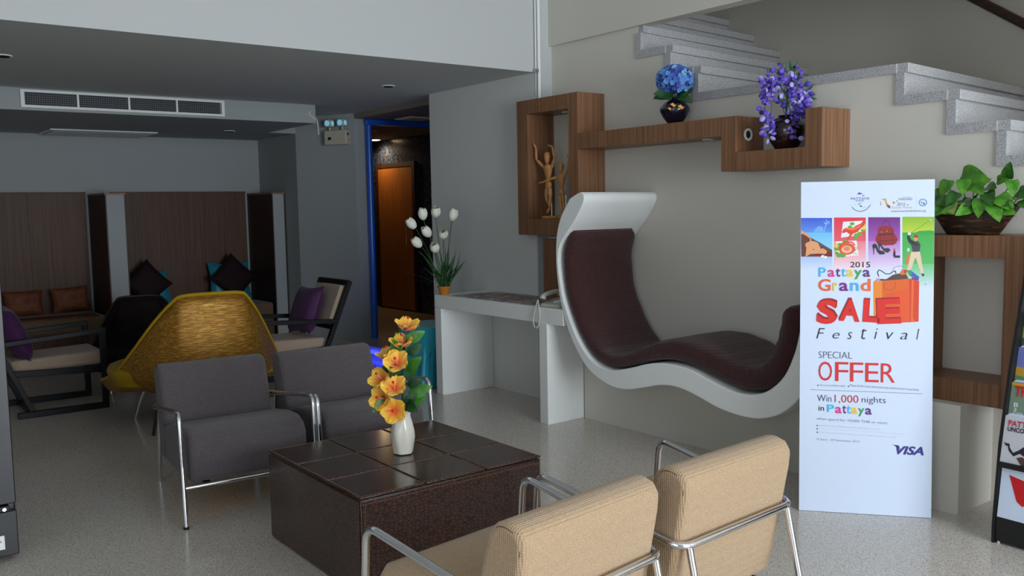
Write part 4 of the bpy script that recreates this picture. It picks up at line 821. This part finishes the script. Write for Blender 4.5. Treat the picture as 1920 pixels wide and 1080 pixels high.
nt.links.new(tc.outputs['Object'], vl.inputs[0]); nt.links.new(vl.outputs['Value'], rp.inputs[0]); nt.links.new(rp.outputs[0], nt.nodes['Principled BSDF'].inputs['Base Color'])
PIST = mat('hibiscus_pistil', S(240, 150, 120), .6); REDD = ink(190, 30, 40)
pme = petal.mesh('petal', HIBM, 80)
pim = MB().tube([(0, 0, 0), (0, 0, .05)], [.0035, .002], 6).mesh('pistil', PIST, 60); tipm = MB().ball((0, 0, .052), .0055, 8, 6).mesh('stigma', REDD, 60)
def hibiscus(root, r, z, f, d, s=1):
    fl = bpy.data.objects.new('flower', None); COL.objects.link(fl); fl.parent = root; fl.location = P3(r, z, f); fl.rotation_mode = 'QUATERNION'
    fl.rotation_quaternion = Vector((0, 0, 1)).rotation_difference(Vector(P3(*d)).normalized()); fl.scale = (s,)*3
    for k in range(5): inst('petal', pme, fl, rot=(R(14), 0, 2*math.pi*k/5))
    inst('pistil', pim, fl); inst('stigma', tipm, fl)
for a in ((.032, .55, .0, (.15, 1, .25)), (.012, .478, .01, (-.05, 1, .3)), (-.045, .425, .0, (-.3, 1, .2)), (-.008, .405, .045, (-.1, .7, .9)), (-.075, .33, .02, (-.5, .75, .7)), (-.022, .30, .06, (.0, .75, .85)), (-.068, .255, .05, (-.5, .35, .9)), (-.025, .205, .065, (.0, .25, 1))): hibiscus(vz, *a, s=1.12)
MB().tube(spline([P3(0, .05), P3(.0, .2), P3(.012, .35), P3(.03, .53)], 5), .004, 7).build('stem', STEM, vz, 60)
lm = leaf_mesh('leaf', .105, .062, LEAF); lmd = leaf_mesh('leaf', .095, .058, LEAFD)
for i, (r, z, f, d) in enumerate(((.03, .50, 0, (1, .55, .1)), (.03, .44, .0, (.9, .6, .3)), (.02, .46, -.01, (-.5, .8, -.2)), (.0, .38, .02, (-.6, .1, .6)), (.03, .37, .02, (.6, .7, .5)), (.03, .31, .03, (.9, .4, .5)), (.03, .27, .02, (1, .3, .2)), (-.04, .30, .0, (-1, -.2, .3)), (-.03, .26, .03, (-.6, -.35, .6)), (.02, .24, .04, (.5, -.3, .7)), (.03, .22, .0, (.8, .3, .1)), (-.02, .23, .02, (-.9, .0, .4)), (.035, .34, .0, (.3, 1, .2)), (.01, .2, .04, (.5, .8, .4)), (0, .42, .01, (-.3, .9, .4)), (-.01, .34, .03, (-.2, .6, .8)))):
    inst('leaf', lm if i % 2 == 0 else lmd, vz, P3(r, z, f), aim(P3(*d), VIEW, random.uniform(-.4, .4)), random.uniform(.8, 1.1))

# ---- hydrangea
hz = thing('hydrangea_vase', 'navy gold-flecked vase of blue hydrangea on the wall shelf', 'vase', (-3.92, 4.32, 1.9795))
MB().lathe([(.038, 0), (.042, .004), (.074, .045), (.096, .085), (.094, .105), (.068, .137), (.036, .152), (.030, .16), (.036, .172), (.03, .172), (.026, .158)], 28).build('vase', NAVY, hz, 50)
for r, z, s in ((-.03, .112, 1), (.02, .098, 1.1), (-.055, .09, .7)):
    d = (VIEW*.9+RIGHT*r*9).normalized(); rr = .0925 if z > .1 else .0965
    MB().add([tuple(Vector((d.x*rr, d.y*rr, z))+RIGHT*(a*s)+Vector((0, 0, b*s))+d*.004) for a, b in ((-.018, .008), (.0, .016), (.012, .002), (.022, .006), (.008, -.012), (-.004, -.004))], [(0, 5, 4, 3, 2, 1)]).build('painted_flower', GOLDP, hz)
BL = [mat('hydrangea_blue_%d' % i, S(*c), .6) for i, c in enumerate(((70, 108, 198), (96, 150, 226), (130, 190, 236), (66, 84, 176)))]
fme = []
for m_ in BL:
    b = MB()
    for k in range(4):
        a = math.pi/2*k; ca, sa = math.cos(a), math.sin(a)
        g = MB().grid(lambda u, v: ((2*u-1)*.011*math.sin(math.pi*(.15+.7*v)), .001+v*.017, .004*v*v), 3, 4); g.xf(lambda p: (p[0]*ca-p[1]*sa, p[0]*sa+p[1]*ca, p[2])); b.add(g.v, g.f)
    b.ball((0, 0, .002), .002, 5, 3); fme.append(b.mesh('floret', m_, 80))
N = 120; hd = Vector((-.002, 0, .275))
for k in range(N):
    zz = 1-1.75*(k+.5)/N; a = k*2.39996; rr = math.sqrt(1-zz*zz); n_ = Vector((rr*math.cos(a), rr*math.sin(a), zz))
    inst('floret', fme[random.choice((0, 0, 1, 1, 1, 2, 3))], hz, hd+Vector((n_.x*.112, n_.y*.112, n_.z*.095)), Vector((0, 0, 1)).rotation_difference((n_+Vector((random.uniform(-.3, .3), random.uniform(-.3, .3), 0))).normalized()) @ Quaternion((0, 0, 1), random.random()*3), random.uniform(1.0, 1.3))
MB().ball(tuple(hd), (.095, .095, .078), 16, 10).build('flower_core', BL[3], hz, 80)
hl = leaf_mesh('leaf', .13, .085, LEAFD, 7); hl2 = leaf_mesh('leaf', .12, .08, LEAF, 7)
MB().tube([(0, 0, .1), (0, 0, .22)], .005, 7).build('stem', STEM, hz, 60)
for i, d in enumerate(((-1, -.02, .25), (-.9, .1, .5), (1, .45, .2), (.9, .75, .1), (.7, -.35, .5), (.4, .2, .9))): inst('leaf', hl if i != 3 else hl2, hz, P3(.01 if d[0] > 0 else -.01, .185, .01), aim(P3(*d), VIEW+Vector((0, 0, .6)), random.uniform(-.3, .3)), (1, 1.05, .8, .95, .85, .6)[i])

# ---- wisteria
ws = thing('wisteria_vase', 'round black vase of trailing purple wisteria on the shelf tray', 'vase', (-3.085, 4.315, 1.772))
MB().lathe([(.055, 0), (.06, .004), (.09, .05), (.106, .10), (.102, .135), (.08, .165), (.05, .178), (.042, .182), (.046, .19), (.04, .19), (.036, .176)], 30).build('vase', BLKV, ws, 50)
WM = [mat('wisteria_%d' % i, S(*c), .6) for i, c in enumerate(((92, 72, 186), (126, 104, 214), (70, 50, 150), (178, 170, 232)))]
wme = []
for m_ in WM:
    b = MB().grid(lambda u, v: ((2*u-1)*.013*math.sin(math.pi*(.1+.75*v)), v*.026, .012*(1-(2*u-1)**2)*math.sin(math.pi*v)), 5, 5); b.grid(lambda u, v: ((2*u-1)*.007, .004+v*.018, -.006*math.sin(math.pi*v)), 3, 4); wme.append(b.mesh('blossom', m_, 80))
racemes = [([(-.02, .2, .02), (-.055, .40, .03), (-.115, .445, .03), (-.112, .36, .04)], 22, .028), ([(-.11, .40, .04), (-.135, .30, .05), (-.13, .18, .06), (-.115, .06, .06)], 66, .042), ([(-.10, .34, .05), (-.10, .22, .06), (-.105, .12, .06)], 20, .03), ([(0, .2, 0), (.01, .34, .02), (.03, .42, .03), (.055, .44, .03)], 18, .03), ([(-.03, .36, .04), (-.02, .28, .06), (.0, .2, .08), (.005, .12, .10), (.02, .06, .11)], 46, .04), ([(.03, .38, .04), (.05, .30, .06), (.065, .24, .07), (.06, .19, .07)], 58, .045), ([(.07, .34, .03), (.09, .28, .05), (.09, .22, .05)], 36, .035), ([(-.02, .38, .0), (-.03, .44, .0), (-.02, .47, .0)], 8, .02)]
for pts, n_, sp_ in racemes:
    path = spline([P3(*p) for p in pts], 8); st_ = MB().tube(path, .0022, 5).build('flower_stem', STEM, ws, 60)
    for k in range(n_):
        p = path[min(len(path)-1, int((.15 if pts[0][1] < .25 else 0)*len(path)+random.random()*len(path)))]; d = Vector((random.gauss(0, 1), random.gauss(0, 1), random.gauss(-.2, .7))).normalized()
        taper = 1-.55*(path.index(p)/len(path))
        inst('blossom', wme[random.choice((0, 0, 1, 1, 2, 3))], st_, p+d*sp_*taper*random.uniform(.25, .8), aim(d, VIEW, random.uniform(-1, 1)), (lambda q: (q*1.05, q*1.2, q*.75))(random.uniform(.85, 1.2)))
wl = leaf_mesh('leaf', .085, .02, LEAFD, 6, .1)
for r, z, f, d in ((.0, .42, .0, (.0, 1, .1)), (.02, .40, .0, (.35, 1, .1)), (.05, .36, .0, (.3, 1, .1)), (.07, .33, .0, (.6, .8, .1)), (.08, .30, .0, (.8, .7, .1)), (.09, .26, .0, (.9, .6, .1)), (-.04, .34, .02, (-.2, 1, .2)), (.03, .36, .02, (.2, 1, .2)), (-.02, .30, .05, (-.5, .4, .7)), (.0, .25, .06, (-.7, .2, .6)), (.02, .40, .0, (-.1, 1, .1)), (.06, .28, .02, (.9, -.1, .4))): inst('leaf', wl, ws, P3(r, z, f), aim(P3(*d), VIEW, random.uniform(-.4, .4)), random.uniform(.9, 1.2))
MB().tube(spline([P3(0, .1), P3(0, .25), P3(.01, .40)], 4), .005, 6).build('stem', STEM, ws, 60)

# ---- tulips on the console
tu = thing('tulip_pot', 'small orange pot of white tulips on the console end', 'plant', (-5.92, 3.85, .7985))
TR = Vector((.61, .79, 0)); 
MB().lathe([(.034, 0), (.036, .002), (.044, .05), (.056, .058), (.057, .066), (.05, .066), (.045, .05)], 24).build('pot', ORPOT, tu, 50)
MB().lathe([(.043, .05), (.001, .054)], 16).build('soil', BASKET, tu, 60)
tp = MB().grid(lambda u, v: (math.cos((u-.5)*2.3)*.021*(math.sin(math.pi*(.08+.8*v))**.6)-.0, math.sin((u-.5)*2.3)*.021*(math.sin(math.pi*(.08+.8*v))**.6), v*.055-.004*abs(2*u-1)*v), 7, 8).mesh('petal', TULW, 80)
th_ = MB().ball((0, 0, .018), (.009, .009, .018), 8, 6).mesh('tulip_heart', TULY, 60)
def tulip(r, z, f, d):
    r = r*1.12-.02; h = P3(r, z, f); dv = Vector(P3(*d)).normalized()
    b0 = P3(r*.12, .06, 0); MB().tube(spline([b0, b0.lerp(h, .45)+Vector((0, 0, .05)), h-dv*.01], 6), .003, 6).build('stem', STEM, tu, 60)
    fl = bpy.data.objects.new('flower', None); COL.objects.link(fl); fl.parent = tu; fl.location = h; fl.rotation_mode = 'QUATERNION'; fl.rotation_quaternion = Vector((0, 0, 1)).rotation_difference(dv); fl.scale = (1.7,)*3
    for k in range(6): inst('petal', tp, fl, rot=(0, R(4 if k % 2 else -3), 2*math.pi*k/6), scale=1 if k % 2 else .95)
    inst('tulip_heart', th_, fl)
for a in ((-.115, .595, 0, (-.1, 1, .3)), (-.028, .615, .02, (.1, .8, .6)), (.085, .585, 0, (.25, 1, .1)), (-.175, .53, .0, (-.7, .8, .2)), (-.07, .465, .03, (-.5, .7, .4)), (.025, .455, .05, (.05, .5, .8)), (-.135, .385, .03, (-.7, .7, .3)), (-.03, .345, .06, (-.1, .7, .8))): tulip(*a)
def blade(L, w): return MB().grid(lambda u, v: ((2*u-1)*w*(1-v**3)*(.7+.3*math.sin(math.pi*v)), v*L, -.22*L*v*v+.15*w*abs(2*u-1)), 3, 8)
bl = [blade(.30, .008).mesh('blade', LEAFD, 80), blade(.22, .007).mesh('blade', LEAFD, 80), blade(.26, .006).mesh('blade', LEAF, 80)]
for k in range(46):
    a = random.gauss(.1, .33); inst('blade', bl[k % 2], tu, P3(random.uniform(-.03, .03), .055, random.uniform(-.02, .02)), aim(P3(a, 1, random.uniform(-.25, .35)), VIEW, random.uniform(-1.2, 1.2)), random.uniform(.55, 1.25))
for r, z, d, s in ((.02, .06, (.9, .75, .1), .9), (.02, .06, (.9, .55, .1), .85), (.02, .06, (1, .42, .1), .75), (-.02, .06, (-1, .72, .1), 1.15), (-.02, .06, (-1, .5, .2), .85), (-.02, .06, (-.7, .9, .2), .8)): inst('blade', bl[2], tu, P3(r, z, 0), aim(P3(*d), Vector((0, 0, 1)), 0), s)

# ---- pothos basket
po = thing('pothos_basket', 'dark boat-shaped basket of green pothos on the box shelf', 'plant', (-2.045, 4.325, 1.3105))
def bk(u, v):
    a = 2*math.pi*u; k = .56+.44*v; e = 1+.04*v*abs(math.cos(a))**3
    return (.205*k*math.cos(a)*e, .10*(.65+.35*v)*math.sin(a), .105*v+.035*v*abs(math.cos(a))**3)
MB().grid(bk, 40, 10, True).build('basket', BASKET, po, 70, solid=.008); MB().tube([bk(k/40, 1) for k in range(40)], .008, 7, True).build('rim', BASKET, po, 60)
MB().grid(lambda u, v: tuple(c*(.1+.9*v) if i < 2 else .085 for i, c in enumerate(bk(u, .85))), 24, 3, True).build('soil', DKLEG, po, 60); MB().lathe([(.001, 0.001), (.6, .001)], 24).xf(lambda p: (p[0]*.18, p[1]*.1, p[2])).build('base', BASKET, po)
pl = [leaf_mesh('leaf', .115, .085, m_, 8, .22, .16, True) for m_ in (POTH, POTHD, POTHY)]
XR = Vector((1, 0, 0)); XF = Vector((.3, -1, 0)).normalized()
def PX(r, z, f=0): return XR*r+XF*f+Vector((0, 0, z))
leaves = [(-.14, .20, .0, (-.9, -.2, .7), 0, 1), (-.12, .26, .0, (-.3, -.9, .6), 0, 1.15), (-.06, .28, .0, (1, -.25, .5), 0, 1.9), (-.04, .26, .05, (.1, -1, .8), 0, 1.1), (.0, .24, .03, (.6, -.6, .7), 0, 1.2), (.06, .22, .02, (.5, .1, .8), 1, 1.1), (.12, .18, .06, (.75, -.75, .5), 0, 1.35), (.05, .17, .08, (-.1, -1, .7), 0, 1.25), (.10, .14, .09, (.5, -1, .6), 0, 1.2), (-.13, .14, .08, (-.5, -.6, .7), 0, 1.2), (-.16, .16, .05, (-.9, .1, .5), 1, 1), (-.09, .14, .08, (.2, -.4, .9), 2, 1.1), (-.03, .16, .08, (.4, -.3, .9), 1, 1), (.15, .26, .0, (.1, 1, .5), 1, 1), (.17, .25, .0, (.2, -1, .6), 0, 1.0), (.20, .20, .02, (.9, -.4, .6), 1, 1.1), (.22, .16, .02, (.8, -.7, .5), 1, 1.2), (-.02, .21, -.02, (-.3, 1, .3), 1, 1), (.03, .24, -.02, (.6, .4, .3), 2, .7), (-.18, .13, .02, (-1, -.2, .4), 1, 1.1), (.07, .2, .06, (.3, -.8, .8), 1, 1.2), (-.07, .2, .05, (-.4, -.7, .8), 1, 1.1), (-.1, .17, .06, (-.8, -.3, .7), 1, 1), (.0, .13, .1, (-.5, -.4, .8), 0, 1), (.14, .12, .08, (.9, -.3, .6), 0, 1), (-.05, .12, .1, (-.9, -.1, .6), 0, 1), (.24, .22, .0, (.5, -.8, .5), 0, 1), (.1, .25, -.03, (.8, .3, .3), 0, .9)]
leaves += [(random.uniform(-.17, .2), random.uniform(.09, .19), random.uniform(-.03, .06), (random.uniform(-1, 1), random.uniform(-.5, .6), .7), random.choice((0, 1, 1)), random.uniform(.7, 1)) for k in range(18)]
for r, z, f, d, c_, s in leaves: inst('leaf', pl[c_], po, PX(r, z, f), aim(PX(d[0], d[1]*.8, d[2]), XF+Vector((0, 0, .4)), random.uniform(-.3, .3)), s*.7)
for r, z in ((-.12, .25), (-.05, .27), (.05, .2), (.12, .17), (.17, .25), (.2, .2), (.25, .235), (.0, .22)): MB().tube(spline([PX(r*.5, .08, 0), PX(r*.8, z*.7, .02), PX(r, z, 0)], 5), .0025, 5).build('stem', STEM, po, 60)

# ---- wooden mannequins in the niche
def mannequin(lab, loc, s, J):
    t = thing('wooden_mannequin', lab, 'figurine', loc, group='wooden mannequins'); t.scale = (s,)*3
    W2 = lambda p: Vector((p[0], p[2] if len(p) > 2 else 0, p[1]))
    MB().lathe([(.062, 0), (.066, .004), (.066, .016), (.06, .02)], 20).build('base', ORPOT if False else MANN, t, 50); MB().tube([(0, .012, .02), (0, .012, .19)], .0025, 6).build('rod', CHROME, t, 60)
    def limb(nm, a, b, r0, r1):
        a, b = W2(a), W2(b); n = 7; MB().tube([a.lerp(b, i/(n-1)) for i in range(n)], [(r0+(r1-r0)*i/(n-1))*(.62+.42*math.sin(math.pi*(.1+.85*i/(n-1)))) for i in range(n)], 10).build(nm, MANN, t, 70)
    def joint(p, r): MB().ball(tuple(W2(p)), r, 10, 6).build('joint', MANN, t, 80)
    hd = W2(J['head']); MB().lathe([(.001, -.042), (.012, -.038), (.019, -.015), (.024, .012), (.022, .032), (.012, .043), (.001, .045)], 14).build('head', MANN, t, 80, loc=hd)
    ch = W2(J['chest']); MB().lathe([(.022, -.05), (.027, -.03), (.038, .01), (.043, .035), (.034, .048), (.012, .054)], 16).xf(lambda p: (p[0]*1.05, p[1]*.68, p[2])).build('chest', MANN, t, 70, loc=ch)
    wa = W2(J['waist']); MB().ball(tuple(wa), (.022, .017, .02), 12, 8).build('waist', MANN, t, 80)
    pv = W2(J['pelvis']); MB().lathe([(.02, -.03), (.03, -.02), (.031, .005), (.022, .025)], 16).xf(lambda p: (p[0], p[1]*.7, p[2])).build('pelvis', MANN, t, 70, loc=pv)
    limb('neck', (J['head'][0], J['head'][1]-.04), (J['chest'][0], J['chest'][1]+.045), .009, .009)
    for k in ('L', 'R'):
        a = J['arm'+k]; limb('upper_arm', a[0], a[1], .012, .011); limb('forearm', a[1], a[2], .011, .008); limb('hand', a[2], a[3], .009, .006); joint(a[0], .011); joint(a[1], .009); joint(a[2], .006)
        l_ = J['leg'+k]; limb('thigh', l_[0], l_[1], .018, .014); limb('calf', l_[1], l_[2], .014, .009); limb('foot', l_[2], l_[3], .011, .009); joint(l_[1], .011); joint(l_[2], .008)
mannequin('taller wooden artist mannequin with both arms raised, in the niche', (-5.10, 4.27, 1.3885), 1.0, dict(head=(-.03, .445), chest=(-.02, .345), waist=(-.02, .285), pelvis=(-.018, .25),
    armL=[(-.065, .375), (-.13, .44, -.02), (-.135, .525, -.02), (-.15, .56, -.03)], armR=[(.025, .38), (.055, .44), (.03, .525), (-.02, .54)], legL=[(-.035, .225), (-.045, .155, .0), (-.04, .085, .03), (-.025, .06, .03)], legR=[(0, .225), (.0, .14), (-.012, .075), (-.015, .04, -.02)]))
mannequin('shorter wooden artist mannequin holding out one arm, beside the niche post', (-4.955, 4.285, 1.3885), .88, dict(head=(-.04, .415), chest=(-.04, .315), waist=(-.04, .26), pelvis=(-.04, .22),
    armL=[(-.085, .345), (-.15, .325, -.04), (-.22, .305, -.05), (-.26, .30, -.06)], armR=[(.0, .345), (.05, .41), (.06, .50), (.03, .52)], legL=[(-.055, .2), (-.05, .12), (-.03, .045), (-.02, .02, -.02)], legR=[(-.025, .2), (-.015, .12), (.01, .045), (.02, .02, -.02)]))

# ---- leaflets and telephone on the console
LC = [(150, 140, 138), (126, 104, 112), (166, 158, 140), (110, 104, 112), (176, 152, 150), (134, 128, 108), (120, 130, 138), (158, 126, 120)]
LN = ['grey', 'mauve', 'tan', 'dark grey', 'pink', 'olive', 'blue-grey', 'brown']
k = 0
for row in range(3):
    for i in range(6):
        x = -5.70+.165*i+random.uniform(-.012, .012); y = 3.905+.145*row+random.uniform(-.008, .008)
        if row == 2 and x > -5.0+.0: continue
        o = thing('leaflet', '%s leaflet in the %s row on the console, %s from the tulip pot' % (LN[k % 8], ('front', 'middle', 'back')[row], ('first', 'second', 'third', 'fourth', 'fifth', 'sixth')[i]), 'leaflet', (x, y, .7985), (0, 0, random.uniform(-.08, .08)), 'leaflets on the console')
        MB().box(-.076, .076, -.066, .066, 0, .003).build('sheet', ink(*LC[k % 8]), o)
        for q in range(5):
            a, b = random.uniform(-.065, .02), random.uniform(-.055, .025); MB().box(a, a+random.uniform(.015, .05), b, b+random.uniform(.008, .035), .0031, .0034+.0001*q).build('print_block', ink(*random.choice(((70, 60, 70), (196, 186, 100), (210, 206, 200), (96, 40, 50), (60, 74, 60), (170, 120, 130), (220, 210, 190)))), o)
        k += 1
ph = thing('telephone', 'off-white desk telephone on the console beside the lounge', 'telephone', (-4.62, 3.925, .7985), (0, 0, R(6)))
MB().prism([(-.10, 0), (.085, 0), (.085, .022), (-.10, .055)], lambda a, b: (-.085, -a, b), lambda a, b: (.085, -a, b)).build('base', PHONE, ph, bevel=.006)
MB().tube(spline([(-.062, -.085, .055), (-.062, -.07, .078), (-.062, .0, .092), (-.062, .07, .095), (-.062, .09, .075)], 5), [.022]*4+[.016]*13+[.022]*4, 12).build('handset', PHONE, ph, 70)
for i in range(3):
    for j in range(4): MB().box(0+.02*i, .014+.02*i, -.05+.022*j, -.034+.022*j, .030+.0035*j, .0385+.0035*j).build('key', WHITE, ph, bevel=.002)
MB().box(-.02, .07, .045, .085, .047, .0525).build('display', GRILL, ph)
crd = [(-.062-.004*math.sin(t_*40), -.10-.03*math.sin(math.pi*min(1, t_*1.4)), .05-.20*math.sin(math.pi*t_)) for t_ in [i/40 for i in range(41)]]
crd = [(-.08+.03*math.sin(math.pi*t_*2), -.115-.022*math.sin(math.pi*t_), .05-.19*math.sin(math.pi*t_)) for t_ in [i/30 for i in range(31)]]
MB().tube(crd, .005, 7).build('cord', PHONE, ph, 60)

# ---- turquoise draped stand left of the console
dr = thing('draped_stand', 'stand covered in turquoise satin behind the console end', 'draped stand', (-6.42, 4.04, 0))
def drape(u, v):
    a = 2*math.pi*u; e = lambda q: math.copysign(abs(q)**.45, q); k = 1+.0*v
    fold = .018*math.sin(a*11+v*1.5)*v**.7+.010*math.sin(a*5+1)*v
    rx, ry = .25+fold+.03*v, .20+fold+.03*v
    return (rx*e(math.cos(a)), ry*e(math.sin(a)), .50-.49*v)
b = MB().grid(drape, 90, 10, True); n_ = len(b.v); b.add([drape(i/90, 0) for i in range(90)], [tuple(range(90))]); b.build('cloth', AQUA, dr, 60)
def swag(u, v):
    a = math.pi*(1.05+.9*u); e = lambda q: math.copysign(abs(q)**.45, q); d = .10+.10*math.sin(math.pi*u*1.0)**2
    return (.268*e(math.cos(a)), .218*e(math.sin(a)), .503-d*1.6*v+.004*math.sin(u*30)*v)
MB().grid(swag, 40, 6).build('cloth_swag', AQUA, dr, 60)
MB().box(-.22, .22, -.17, .17, 0.0, .49).build('stand', WOODK, dr)
